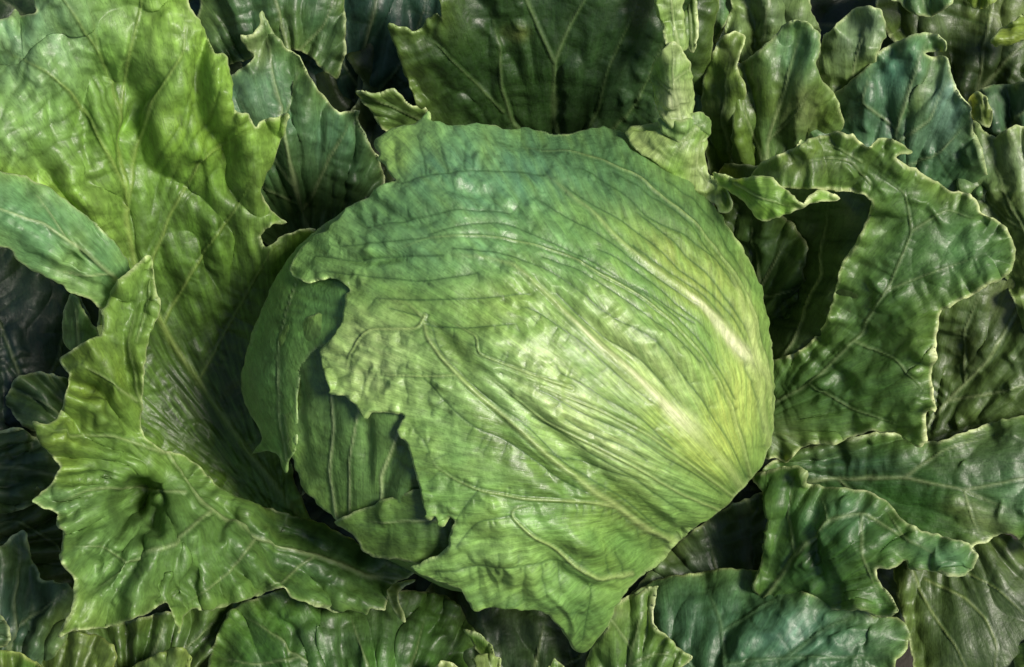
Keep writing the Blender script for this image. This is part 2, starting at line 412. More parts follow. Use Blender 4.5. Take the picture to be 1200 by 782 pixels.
MAT = {}
def build_leaf(name, sheets, parent, mat, label=None):
    rng = np.random.default_rng(sheets[0]['seed'] * 7 + 1)
    Vs, Fs, Cs, Ls = [], [], [], []; off = 0
    for S in sheets:
        V, F, C, L = sheet(S, rng)
        Vs.append(V); Fs.append(F + off); Cs.append(C); Ls.append(L); off += len(V)
    V = np.vstack(Vs); F = np.vstack(Fs); C = np.vstack(Cs); L = np.vstack(Ls)
    P = to_world(V[:, 0], V[:, 1], V[:, 2]) - np.array(parent.location if parent else (0, 0, 0))
    me = bpy.data.meshes.new(name)
    me.vertices.add(len(P)); me.vertices.foreach_set('co', P.astype(np.float32).ravel())
    me.loops.add(F.size); me.loops.foreach_set('vertex_index', F.astype(np.int32).ravel())
    me.polygons.add(len(F)); me.polygons.foreach_set('loop_start', np.arange(0, F.size, 4, dtype=np.int32))
    me.polygons.foreach_set('use_smooth', np.ones(len(F), bool))
    me.update(calc_edges=True)
    ca = me.attributes.new('tissue', 'FLOAT_COLOR', 'POINT'); ca.data.foreach_set('color', np.hstack([C, np.ones((len(C), 1))]).astype(np.float32).ravel())
    fa = me.attributes.new('flow', 'FLOAT_VECTOR', 'POINT'); fa.data.foreach_set('vector', np.hstack([L, np.full((len(L), 1), float(sheets[0]['seed']))]).astype(np.float32).ravel())
    me.materials.append(MAT[mat])
    ob = bpy.data.objects.new(name, me); scene.collection.objects.link(ob); ob.parent = parent
    if label: ob['label'] = label
    return ob

def plant(name, label, px, py, group=None):
    o = bpy.data.objects.new(name, None); scene.collection.objects.link(o)
    w = to_world(np.array([float(px)]), np.array([float(py)]), np.array([0.0]))[0]
    # drop straight down to the ground
    o.location = (w[0], w[1], 0.0)
    o['label'] = label; o['category'] = 'lettuce'
    if group: o['group'] = group
    o.empty_display_size = .02
    return o

# ---------------------------------------------------------------- ground
def soil():
    n = 150; size = 1.6
    g = np.linspace(-.5, .5, n) * size
    X, Y = np.meshgrid(g, g)
    Z = .012 * fbm(X * 14, Y * 14, 3, 4) + .006 * np.abs(fbm(X * 45, Y * 45, 4, 3)) - .012
    V = np.stack([X.ravel(), Y.ravel(), Z.ravel()], 1)
    j, i = np.meshgrid(np.arange(n - 1), np.arange(n - 1), indexing='ij'); a = (j * n + i).ravel()
    F = np.stack([a, a + 1, a + n + 1, a + n], 1)
    me = bpy.data.meshes.new('ground'); me.from_pydata(V.tolist(), [], F.tolist()); me.update()
    me.polygons.foreach_set('use_smooth', np.ones(len(F), bool))
    m = bpy.data.materials.new('soil'); m.use_nodes = True; nt = m.node_tree; pb = nt.nodes['Principled BSDF']
    tc = nt.nodes.new('ShaderNodeTexCoord'); n1 = nt.nodes.new('ShaderNodeTexNoise'); n1.inputs['Scale'].default_value = 90; n1.inputs['Detail'].default_value = 8
    cr = nt.nodes.new('ShaderNodeValToRGB'); cr.color_ramp.elements[0].color = (.008, .007, .005, 1); cr.color_ramp.elements[1].color = (.03, .025, .017, 1)
    nt.links.new(tc.outputs['Object'], n1.inputs['Vector']); nt.links.new(n1.outputs[0], cr.inputs[0]); nt.links.new(cr.outputs[0], pb.inputs['Base Color'])
    bp = nt.nodes.new('ShaderNodeBump'); bp.inputs['Distance'].default_value = .004; nt.links.new(n1.outputs[0], bp.inputs['Height']); nt.links.new(bp.outputs[0], pb.inputs['Normal'])
    pb.inputs['Roughness'].default_value = .95
    me.materials.append(m)
    o = bpy.data.objects.new('ground', me); scene.collection.objects.link(o); o['kind'] = 'structure'; o['label'] = 'dark moist soil under the lettuces'
soil()

MAT['head'] = leaf_material('head_leaf', .46, .08, .22, .04)
MAT['outer'] = leaf_material('outer_leaf', .47, .30, .20, .03)
MAT['dark'] = leaf_material('shaded_leaf', .48, .20, .20, .03)

# ---------------------------------------------------------------- tissue colours
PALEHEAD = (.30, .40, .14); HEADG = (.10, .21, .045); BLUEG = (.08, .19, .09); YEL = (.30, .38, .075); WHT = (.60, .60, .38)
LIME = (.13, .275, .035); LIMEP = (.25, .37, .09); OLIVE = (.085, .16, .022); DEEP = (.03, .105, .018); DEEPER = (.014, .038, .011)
TEAL = (.05, .145, .052); TEALD = (.028, .085, .050); MID = (.065, .18, .028); PALEO = (.15, .24, .07)

# ---------------------------------------------------------------- the lettuce in the middle
main = plant('iceberg_lettuce', 'large round iceberg lettuce head in the middle with its spreading ragged outer leaves', 600, 436)

V1 = [(900, 520), (890, 460), (872, 415), (845, 378), (815, 350), (785, 328), (750, 303), (715, 272), (690, 245), (660, 220), (640, 205)]
V2 = [(885, 590), (850, 545), (805, 498), (770, 463), (738, 434), (708, 408), (680, 382), (655, 358), (630, 335), (605, 315), (570, 303), (530, 300)]
V3 = [(840, 630), (800, 640), (760, 625), (728, 600), (700, 580), (672, 556), (645, 537), (618, 512), (590, 488), (562, 465), (540, 444), (516, 418), (500, 395), (495, 372), (476, 354), (440, 350)]
V5 = [(800, 640), (770, 628), (735, 605), (700, 590), (660, 587), (610, 584), (562, 575), (530, 561), (510, 546), (504, 530)]
V6 = [(740, 672), (700, 678), (670, 660), (648, 641), (620, 624), (598, 604), (600, 596), (625, 590)]
V4 = [(497, 370), (490, 385), (460, 386), (434, 386), (420, 398), (408, 420), (406, 440)]
V7 = [(535, 440), (500, 441), (460, 440), (425, 437)]
V8 = [(670, 455), (620, 438), (560, 415), (560, 395), (520, 372)]
V9 = [(905, 500), (898, 420), (880, 360), (850, 305), (815, 262), (780, 232), (745, 205), (700, 185), (650, 175), (600, 172)]
V10 = [(880, 560), (860, 480), (825, 420), (785, 375), (740, 340), (700, 320), (670, 300), (620, 285), (560, 275), (500, 278), (450, 300)]
V11 = [(870, 590), (810, 545), (760, 510), (700, 480), (640, 455), (590, 440)]
V12 = [(860, 605), (800, 580), (740, 545), (690, 520), (640, 495), (590, 455), (560, 430)]
V0 = [(908, 470), (903, 400), (890, 350), (868, 300), (840, 255), (805, 222), (770, 195), (720, 170), (660, 162)]
def between(a, b, n, seed):
    A = resample(a, 8); B = resample(b, 8); o = []
    m = 26
    A = np.stack([np.interp(np.linspace(0, 1, m), np.linspace(0, 1, len(A)), A[:, k]) for k in (0, 1)], 1)
    B = np.stack([np.interp(np.linspace(0, 1, m), np.linspace(0, 1, len(B)), B[:, k]) for k in (0, 1)], 1)
    for i in range(n):
        t = (i + .5 + .25 * math.sin(seed * 3.1 + i * 5)) / n
        w = t + .20 * noise(np.linspace(0, 4, m), np.full(m, i * 3.7), seed)
        q = A * (1 - w[:, None]) + B * w[:, None]
        s = int(10 * abs(math.sin(seed + i * 2.3))); e = m - int(9 * abs(math.sin(seed * 2 + i * 1.7)))
        o.append(q[s:e].tolist())
    return o
FINE = between(V0, V9, 2, 1) + between(V9, V1, 5, 2) + between(V1, V10, 4, 3) + between(V10, V2, 3, 4) + between(V2, V11, 2, 5) + between(V11, V12, 2, 6) + between(V12, V3, 2, 7) + between(V3, V5, 1, 8)
FINE += [[(800, 600), (740, 560), (690, 548), (640, 530)], [(620, 345), (560, 350), (500, 352), (440, 350)], [(600, 380), (540, 385), (497, 380)], [(560, 320), (500, 330), (440, 325), (380, 318)],
         [(520, 300), (460, 300), (410, 305), (370, 300)], [(600, 250), (540, 245), (480, 255), (430, 268)], [(640, 205), (560, 200), (500, 205), (470, 215)], [(500, 278), (450, 285), (400, 290)],
         [(560, 575), (540, 600), (520, 640)], [(670, 660), (600, 660), (540, 665), (510, 668)], [(700, 678), (690, 710), (682, 750)], [(598, 604), (560, 610), (535, 640)]]
A_out = [(503,128),(492,142),(478,146),(462,148),(452,155),(441,163),(437,172),(446,180),(440,187),(452,194),(456,205),(466,212),(452,215),(440,221),(432,232),(420,236),(405,243),(400,252),(390,262),(384,270),(370,273),(363,282),(352,292),(342,304),(337,316),(346,327),(358,331),(375,329),(392,325),(404,333),(412,341),(404,346),(402,362),(399,382),(392,392),(382,402),(374,411),(378,430),(384,455),(386,463),(396,464),(406,464),(415,475),(425,487),(430,493),(436,485),(450,483),(465,484),(475,488),(469,495),(465,505),(467,514),(474,515),(480,528),(484,546),(489,566),(494,585),(499,601),(498,610),(505,611),(510,605),(514,616),(521,618),(527,606),(533,611),(528,622),(525,641),(515,650),(503,655),(490,662),(478,665),(488,671),(500,676),(520,685),(540,691),(545,701),(554,717),(562,718),(575,711),(590,713),(610,716),(628,714),(640,720),(655,735),(665,748),(669,758),(678,765),(686,764),(696,753),(706,741),(714,734),(722,712),(735,692),(750,678),(765,668),(779,656),(792,637),(813,620),(848,596),(867,577),(884,558),(896,540),(904,520),(908,490),(908,460),(907,430),(904,400),(899,368),(893,338),(880,308),(864,280),(842,248),(820,222),(795,200),(766,180),(745,170),(728,154),(700,149),(680,153),(665,157),(650,158),(635,154),(618,151),(600,153),(580,147),(560,145),(540,146),(522,147),(505,143)]
HT = [(0, 307), (20, 307), (35, 297), (45, 287), (57, 289), (70, 332), (90, 350), (110, 350), (135, 340), (165, 338), (185, 330), (205, 328), (225, 324), (240, 354), (253, 354), (263, 315), (272, 293), (300, 306), (318, 308), (335, 304), (350, 306), (360, 307)]
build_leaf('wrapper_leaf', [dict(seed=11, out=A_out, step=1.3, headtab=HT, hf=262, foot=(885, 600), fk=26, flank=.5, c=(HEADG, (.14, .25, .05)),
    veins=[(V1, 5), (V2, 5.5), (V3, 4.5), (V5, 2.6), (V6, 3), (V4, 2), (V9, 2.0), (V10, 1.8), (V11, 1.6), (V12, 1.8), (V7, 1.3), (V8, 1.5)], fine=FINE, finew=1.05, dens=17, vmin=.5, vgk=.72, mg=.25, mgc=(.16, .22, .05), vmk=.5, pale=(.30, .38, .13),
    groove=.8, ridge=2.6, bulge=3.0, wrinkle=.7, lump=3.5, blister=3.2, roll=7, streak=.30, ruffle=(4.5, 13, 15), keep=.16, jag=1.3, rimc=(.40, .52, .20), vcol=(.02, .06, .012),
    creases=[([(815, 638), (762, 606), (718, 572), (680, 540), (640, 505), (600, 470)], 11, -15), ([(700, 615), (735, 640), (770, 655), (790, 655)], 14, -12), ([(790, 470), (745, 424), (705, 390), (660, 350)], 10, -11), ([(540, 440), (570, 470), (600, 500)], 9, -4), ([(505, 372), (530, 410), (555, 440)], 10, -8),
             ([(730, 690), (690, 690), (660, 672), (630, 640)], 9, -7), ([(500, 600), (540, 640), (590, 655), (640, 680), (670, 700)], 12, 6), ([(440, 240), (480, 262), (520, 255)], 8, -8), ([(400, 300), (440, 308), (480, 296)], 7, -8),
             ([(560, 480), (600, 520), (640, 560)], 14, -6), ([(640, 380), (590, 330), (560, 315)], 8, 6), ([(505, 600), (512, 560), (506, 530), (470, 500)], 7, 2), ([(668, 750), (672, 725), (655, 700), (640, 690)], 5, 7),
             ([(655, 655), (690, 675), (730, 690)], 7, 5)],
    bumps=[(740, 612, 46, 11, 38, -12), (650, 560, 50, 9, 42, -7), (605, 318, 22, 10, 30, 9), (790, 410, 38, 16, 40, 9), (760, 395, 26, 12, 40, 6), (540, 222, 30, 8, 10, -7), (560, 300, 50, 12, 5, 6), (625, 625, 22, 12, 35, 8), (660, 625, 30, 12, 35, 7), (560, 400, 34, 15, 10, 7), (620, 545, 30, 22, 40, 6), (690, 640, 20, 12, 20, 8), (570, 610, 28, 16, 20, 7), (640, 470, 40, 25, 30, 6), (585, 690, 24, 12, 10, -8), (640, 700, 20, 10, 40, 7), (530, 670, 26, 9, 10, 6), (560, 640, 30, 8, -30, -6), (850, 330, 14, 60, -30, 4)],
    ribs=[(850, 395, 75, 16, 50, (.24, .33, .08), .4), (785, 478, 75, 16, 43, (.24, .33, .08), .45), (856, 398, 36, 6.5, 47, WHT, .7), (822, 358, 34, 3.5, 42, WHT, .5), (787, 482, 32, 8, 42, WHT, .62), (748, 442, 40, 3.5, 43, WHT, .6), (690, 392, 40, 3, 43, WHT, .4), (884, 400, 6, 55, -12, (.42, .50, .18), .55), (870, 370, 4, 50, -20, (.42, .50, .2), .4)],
    patches=[(560, 200, 190, 66, -6, BLUEG, .9), (470, 260, 90, 50, -30, (.08, .18, .06), .6), (720, 205, 130, 45, 32, (.055, .13, .045), .85), (810, 250, 50, 70, -40, (.08, .16, .04), .6), (560, 300, 130, 40, 0, (.13, .28, .12), .5), (430, 420, 70, 60, 0, PALEHEAD, .7), (560, 480, 110, 70, 35, (.22, .36, .12), .6), (690, 500, 110, 36, 35, PALEHEAD, .8), (745, 425, 95, 45, 40, PALEHEAD, .8), (640, 430, 60, 24, 30, PALEHEAD, .5),  # waxy bloom and sky sheen on top, bright centre, shadowed shoulder painted in
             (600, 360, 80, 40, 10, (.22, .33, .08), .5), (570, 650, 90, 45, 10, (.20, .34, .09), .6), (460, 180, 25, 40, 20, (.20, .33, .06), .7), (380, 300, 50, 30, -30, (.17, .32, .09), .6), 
             (850, 500, 40, 60, 20, YEL, .75), (800, 515, 55, 22, 42, YEL, .6), (870, 440, 30, 70, -5, (.34, .42, .10), .6), (795, 320, 70, 25, 48, (.30, .36, .07), .55), (850, 340, 20, 60, -30, (.24, .30, .07), .5), (735, 605, 62, 16, 38, (.055, .085, .012), .85), (615, 548, 80, 24, 42, (.07, .13, .02), .75), (530, 408, 50, 18, 40, (.08, .14, .022), .6), (575, 500, 38, 26, 30, (.09, .16, .022), .65), (700, 655, 60, 16, 20, (.07, .13, .02), .6), (850, 600, 60, 25, -45, (.10, .16, .03), .5), (610, 706, 70, 12, 5, (.05, .12, .03), .7), (685, 725, 22, 40, 10, (.07, .15, .035), .6), (500, 560, 16, 50, -15, (.10, .20, .05), .5)])],  # yellow tissue, then shade painted into creases, hollows and lower folds
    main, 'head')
B_out = [(368,272),(350,288),(334,307),(318,335),(307,361),(296,388),(288,415),(281,442),(284,465),(292,485),(303,500),(308,513),(300,525),(294,533),(312,528),(324,532),(335,558),(338,540),(346,530),(349,500),(347,470),(352,430),(375,405),(420,405),(460,340),(460,260),(420,235)]
build_leaf('wrapper_leaf', [dict(seed=21, out=B_out, headtab=BALL_R, hf=257, foot=(420, 700), fk=14, rim=.3, c=((.065, .16, .035), (.085, .20, .05)), veins=[([(335, 540), (325, 480), (328, 400), (350, 320), (380, 270)], 1.2)],
    dens=22, bulge=1.4, wrinkle=1.0, lump=3, blister=.6, roll=3, ruffle=(4, 10, 22), vgk=.3, jag=1)], main, 'head')
C_out = [(325,380),(330,480),(338,525),(345,548),(356,575),(378,597),(395,610),(440,640),(520,655),(570,600),(570,450),(480,370),(400,360)]
build_leaf('wrapper_leaf', [dict(seed=31, out=C_out, rim=.4, headtab=BALL_R, hf=252, foot=(440, 800), fk=16, c=((.06, .13, .03), (.085, .17, .04)),
    veins=[([(395, 610), (385, 560), (392, 500), (385, 440), (375, 400)], 2), ([(450, 640), (445, 560), (470, 500), (480, 430)], 2), ([(410, 610), (410, 540), (420, 480), (415, 430)], 1.4)], dens=20, bulge=1.5, wrinkle=1.4, lump=3, blister=.8, roll=4, vgk=.35,
    creases=[([(430, 490), (428, 540), (432, 580)], 8, -8), ([(485, 500), (460, 540), (440, 590)], 9, -7), ([(500, 520), (475, 570), (470, 600)], 10, 7), ([(350, 440), (352, 500), (360, 560)], 8, -5)])], main, 'head')
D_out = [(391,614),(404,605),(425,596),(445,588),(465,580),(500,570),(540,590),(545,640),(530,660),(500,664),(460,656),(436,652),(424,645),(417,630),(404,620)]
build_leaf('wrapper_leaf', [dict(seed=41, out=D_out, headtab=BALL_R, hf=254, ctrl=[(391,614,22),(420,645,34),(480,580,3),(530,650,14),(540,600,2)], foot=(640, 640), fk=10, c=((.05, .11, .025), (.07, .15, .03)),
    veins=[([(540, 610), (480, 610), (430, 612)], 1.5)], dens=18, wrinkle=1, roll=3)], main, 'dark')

def heart():
    nu, nv = 96, 64
    V = []; F = []
    for j in range(nv + 1):
        ph = math.pi * j / nv
        for i in range(nu):
            th = 2 * math.pi * i / nu
            V.append((math.sin(ph) * math.cos(th), math.cos(ph), math.sin(ph) * math.sin(th)))
    V = np.array(V)
    r = 1 + .02 * fbm(V[:, 0] * 3 + 5, V[:, 1] * 3 + V[:, 2] * 2, 5, 3)
    P = to_world(HC[0] + 6 + V[:, 0] * 268 * r, HC[1] + 2 - V[:, 1] * 262 * r, V[:, 2] * 205 * r - 8) - np.array(main.location)
    for j in range(nv):
        for i in range(nu):
            a = j * nu + i; b = j * nu + (i + 1) % nu; F.append((a, b, b + nu, a + nu))
    me = bpy.data.meshes.new('heart'); me.from_pydata(P.tolist(), [], F); me.update(); me.polygons.foreach_set('use_smooth', np.ones(len(F), bool))
    f = sstep(-.5, .5, fbm(V[:, 0] * 4, V[:, 1] * 4, 6, 3))[:, None]
    C = np.array((.16, .26, .06)) * f + np.array((.10, .20, .04)) * (1 - f)
    ca = me.attributes.new('tissue', 'FLOAT_COLOR', 'POINT'); ca.data.foreach_set('color', np.hstack([C, np.ones((len(C), 1))]).astype(np.float32).ravel())
    fa = me.attributes.new('flow', 'FLOAT_VECTOR', 'POINT'); fa.data.foreach_set('vector', (V * 4).astype(np.float32).ravel())
    me.materials.append(MAT['head']); o = bpy.data.objects.new('heart', me); scene.collection.objects.link(o); o.parent = main
    # stem down to the ground
    V = []; F = []
    for j, (z, r_) in enumerate([(-.01, .016), (.01, .018), (.03, .024), (.07, .034)]):
        for i in range(24):
            t = i / 24 * 2 * math.pi; V.append((r_ * math.cos(t), r_ * math.sin(t), z))
    for j in range(3):
        for i in range(24):
            a = j * 24 + i; b = j * 24 + (i + 1) % 24; F.append((a, b, b + 24, a + 24))
    me = bpy.data.meshes.new('stem'); me.from_pydata(V, [], F); me.update()
    ca = me.attributes.new('tissue', 'FLOAT_COLOR', 'POINT'); ca.data.foreach_set('color', np.tile(np.array([.4, .42, .22, 1]), (len(V), 1)).astype(np.float32).ravel())
    me.materials.append(MAT['head']); o = bpy.data.objects.new('stem', me); scene.collection.objects.link(o); o.parent = main
heart()

# upright curled leaf behind the head with the flap lying over its shoulder
U_out = [(762,-60),(767,0),(770,20),(777,36),(780,52),(795,62),(806,58),(804,35),(801,15),(803,-10),(800,-60)]
U2_out = [(791,46),(780,54),(770,64),(763,78),(762,92),(765,112),(770,128),(776,142),(788,152),(802,153),(812,144),(814,128),(812,108),(812,90),(808,72),(800,58)]
U3_out = [(798,-60),(800,0),(799,30),(803,52),(812,66),(817,52),(818,30),(816,0),(815,-60)]
U4_out = [(770,140),(780,136),(800,140),(812,133),(822,130),(832,138),(834,152),(828,165),(812,170),(790,165),(775,156)]
F_out = [(733,153),(741,147),(760,146),(778,140),(800,140),(816,147),(827,156),(831,168),(824,180),(828,192),(829,203),(840,207),(849,212),(852,225),(858,237),(859,246),(850,251),(842,249),(839,240),(826,233),(812,224),(795,211),(778,198),(765,190),(750,180),(738,168)]
build_leaf('outer_leaf', [
    dict(seed=51, out=U_out, step=1.5, ctrl=[(767,-50,80),(800,-50,60),(770,20,85),(803,20,70),(785,0,100),(785,55,92),(805,58,72)], foot=(800, 200), fk=18, c=((.15, .26, .06), (.24, .34, .12)),
         veins=[([(795, 60), (788, 20), (786, -10), (784, -50)], 1.6)], dens=9, bulge=4, lump=4, blister=4, roll=4, ruffle=(6, 8, 13)),
    dict(seed=54, out=U2_out, step=1.5, ctrl=[(791,46,100),(763,85,70),(770,130,72),(788,100,120),(812,100,72),(812,140,70),(795,150,88),(780,70,102),(803,70,98)], foot=(795, 180), fk=16, c=((.17, .29, .07), (.28, .38, .14)),
         veins=[([(798, 150), (790, 110), (788, 80), (791, 50)], 1.6), ([(790, 110), (775, 100), (766, 90)], 1.2), ([(789, 95), (802, 85), (810, 80)], 1.2)], dens=9, bulge=4, lump=3, blister=4, roll=2, ruffle=(5, 8, 12), patches=[(785, 115, 14, 22, 0, (.46, .52, .28), .8)]),
    dict(seed=55, out=U3_out, step=1.5, ctrl=[(798,-50,30),(815,-50,40),(800,30,30),(817,30,42),(812,64,36)], foot=(806, 200), fk=14, c=((.09, .17, .04), (.12, .21, .05)), veins=[([(811, 60), (808, 0), (806, -50)], 1.2)], dens=9, roll=2, ruffle=(5, 8, 13)),
    dict(seed=56, out=U4_out, step=1.5, ctrl=[(770,140,74),(790,150,86),(812,135,82),(832,140,62),(828,162,66),(800,166,80)], foot=(800, 240), fk=14, c=((.12, .22, .06), (.17, .29, .09)), veins=[([(800, 165), (812, 150), (825, 138)], 1.4)], dens=9, bulge=4, roll=2, ruffle=(5, 7, 12), bumps=[(822, 146, 9, 9, 0, 9), (798, 150, 9, 7, 0, 6)]),
    dict(seed=52, out=F_out, ctrl=[(733,153,52),(765,146,44),(800,142,64),(830,160,60),(745,172,70),(795,205,62),(770,165,78),(810,180,76),(826,200,60),(838,236,48),(850,222,42),(858,246,46),(848,250,42)], foot=(820, 120), fk=14, c=((.17, .31, .06), PALEHEAD),
         veins=[([(815, 150), (800, 172), (782, 186)], 1.5), ([(820, 160), (815, 190), (835, 225)], 1.5)], dens=11, bulge=3, lump=4, blister=4, roll=3, ruffle=(6, 9, 15), creases=[([(738, 155), (760, 160), (785, 150)], 5, 8), ([(746, 152), (765, 153), (780, 147)], 4, -9), ([(846, 220), (848, 232), (848, 242)], 4, -9)], bumps=[(818, 150, 12, 12, 0, 10), (800, 155, 12, 8, 0, 7)])],
    main, 'outer', 'upright curled pale leaf with a flap lying on the top right of the head')

# large leaf at the upper left
L1_out = [(-60,70),(-30,35),(0,24),(12,20),(18,8),(24,20),(34,16),(42,14),(38,0),(30,-60),(120,-80),(225,-60),(220,0),(226,14),(236,25),(243,45),(252,64),(262,60),(268,75),(272,100),(275,130),(282,134),(292,132),(295,142),(301,150),(309,141),(320,141),(340,132),(333,158),(322,185),(312,205),(304,224),(312,236),(320,250),(337,261),(322,263),(310,269),(304,278),(308,291),(317,288),(330,277),(348,272),(366,266),(378,285),(360,320),(340,380),(330,450),(335,520),(350,580),(370,620),(300,620),(220,565),(150,540),(110,500),(110,400),(120,350),(135,310),(110,270),(60,225),(0,200),(-60,190)]
L1b_out = [(-60,175),(0,200),(30,207),(55,219),(80,236),(108,258),(135,284),(150,305),(156,325),(150,345),(132,362),(116,362),(108,352),(95,347),(82,343),(72,333),(55,325),(38,317),(18,303),(14,293),(0,290),(-60,275)]
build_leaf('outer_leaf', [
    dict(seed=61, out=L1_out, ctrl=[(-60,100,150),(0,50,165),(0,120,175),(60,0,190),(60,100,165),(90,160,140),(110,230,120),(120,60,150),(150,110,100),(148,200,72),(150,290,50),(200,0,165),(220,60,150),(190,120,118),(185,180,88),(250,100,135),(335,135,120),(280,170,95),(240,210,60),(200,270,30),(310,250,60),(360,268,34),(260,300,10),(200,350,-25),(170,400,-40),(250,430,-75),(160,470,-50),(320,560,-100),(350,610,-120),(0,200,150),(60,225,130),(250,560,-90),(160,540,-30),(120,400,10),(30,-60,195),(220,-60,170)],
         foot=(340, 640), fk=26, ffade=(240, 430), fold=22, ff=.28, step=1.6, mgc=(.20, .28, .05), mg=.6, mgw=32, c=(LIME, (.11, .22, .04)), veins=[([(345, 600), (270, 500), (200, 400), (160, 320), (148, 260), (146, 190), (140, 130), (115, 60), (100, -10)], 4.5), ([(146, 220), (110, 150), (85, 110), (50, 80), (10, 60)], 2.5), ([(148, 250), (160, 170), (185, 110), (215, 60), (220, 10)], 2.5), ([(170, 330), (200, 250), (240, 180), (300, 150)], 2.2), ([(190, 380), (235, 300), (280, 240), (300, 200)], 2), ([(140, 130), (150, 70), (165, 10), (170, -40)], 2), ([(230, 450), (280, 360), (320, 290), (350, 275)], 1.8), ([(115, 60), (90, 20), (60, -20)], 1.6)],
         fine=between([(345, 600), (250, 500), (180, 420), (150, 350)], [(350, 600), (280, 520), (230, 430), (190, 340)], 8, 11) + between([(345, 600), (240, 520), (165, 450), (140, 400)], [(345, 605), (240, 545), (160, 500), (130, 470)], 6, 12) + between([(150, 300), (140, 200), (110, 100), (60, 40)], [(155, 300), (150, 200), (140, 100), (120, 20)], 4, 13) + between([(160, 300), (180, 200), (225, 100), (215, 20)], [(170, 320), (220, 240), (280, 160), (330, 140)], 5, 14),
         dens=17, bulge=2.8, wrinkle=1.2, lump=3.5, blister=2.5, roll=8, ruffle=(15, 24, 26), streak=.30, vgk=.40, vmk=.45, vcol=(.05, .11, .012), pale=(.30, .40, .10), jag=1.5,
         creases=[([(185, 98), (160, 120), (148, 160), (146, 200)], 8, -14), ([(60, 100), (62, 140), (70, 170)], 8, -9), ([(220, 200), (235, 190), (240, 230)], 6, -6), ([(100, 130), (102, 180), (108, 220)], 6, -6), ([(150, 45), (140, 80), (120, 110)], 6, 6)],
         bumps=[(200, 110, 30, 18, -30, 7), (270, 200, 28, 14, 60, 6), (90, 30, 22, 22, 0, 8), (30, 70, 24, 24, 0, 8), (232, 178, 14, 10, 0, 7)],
         patches=[(30, 70, 60, 50, 0, (.22, .34, .14), .7), (20, 150, 50, 50, 0, (.17, .30, .10), .6), (190, 30, 50, 60, 0, (.21, .35, .07), .6), (80, 10, 70, 30, 0, (.22, .35, .12), .5), (250, 330, 110, 150, 30, (.045, .095, .014), .85), (220, 450, 130, 100, 30, (.035, .07, .012), .9), (20, 30, 90, 80, 0, (.16, .30, .14), .75), (120, 250, 30, 80, 0, (.18, .30, .06), .5), (230, 150, 60, 60, 0, (.17, .29, .03), .5)]),  # upper-left sheen and inner shadow painted as colour, besides lime zones
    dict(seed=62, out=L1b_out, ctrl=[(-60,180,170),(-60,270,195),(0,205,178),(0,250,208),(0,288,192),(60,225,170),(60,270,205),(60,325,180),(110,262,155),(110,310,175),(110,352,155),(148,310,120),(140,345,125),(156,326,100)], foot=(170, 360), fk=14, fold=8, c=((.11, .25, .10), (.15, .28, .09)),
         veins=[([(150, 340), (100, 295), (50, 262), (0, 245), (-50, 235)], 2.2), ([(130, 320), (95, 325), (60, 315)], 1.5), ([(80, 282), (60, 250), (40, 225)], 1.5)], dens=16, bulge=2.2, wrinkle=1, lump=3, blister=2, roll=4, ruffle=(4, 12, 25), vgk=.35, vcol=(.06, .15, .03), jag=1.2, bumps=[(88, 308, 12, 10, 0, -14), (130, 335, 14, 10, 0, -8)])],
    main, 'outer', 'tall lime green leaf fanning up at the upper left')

L2_out = [(177,297),(165,304),(152,318),(137,330),(128,345),(124,357),(117,364),(121,384),(120,394),(105,397),(88,408),(69,419),(72,431),(82,439),(80,450),(75,465),(73,480),(68,491),(55,496),(35,493),(45,515),(58,532),(71,545),(66,556),(60,566),(48,578),(36,586),(55,596),(68,603),(63,612),(73,622),(74,635),(68,652),(78,668),(88,678),(88,692),(84,712),(72,735),(67,748),(82,741),(92,738),(115,738),(145,731),(175,719),(196,704),(203,722),(209,746),(216,725),(224,713),(245,716),(255,713),(283,705),(320,692),(334,689),(342,702),(355,706),(378,712),(395,718),(412,714),(430,722),(434,712),(452,718),(456,702),(462,684),(490,672),(470,655),(440,650),(430,645),(412,632),(398,624),(375,612),(350,606),(330,600),(300,590),(270,580),(250,565),(235,546),(215,533),(190,528),(168,512),(165,500),(168,470),(170,430),(174,400),(178,388),(187,368),(188,350),(182,338),(181,318)]
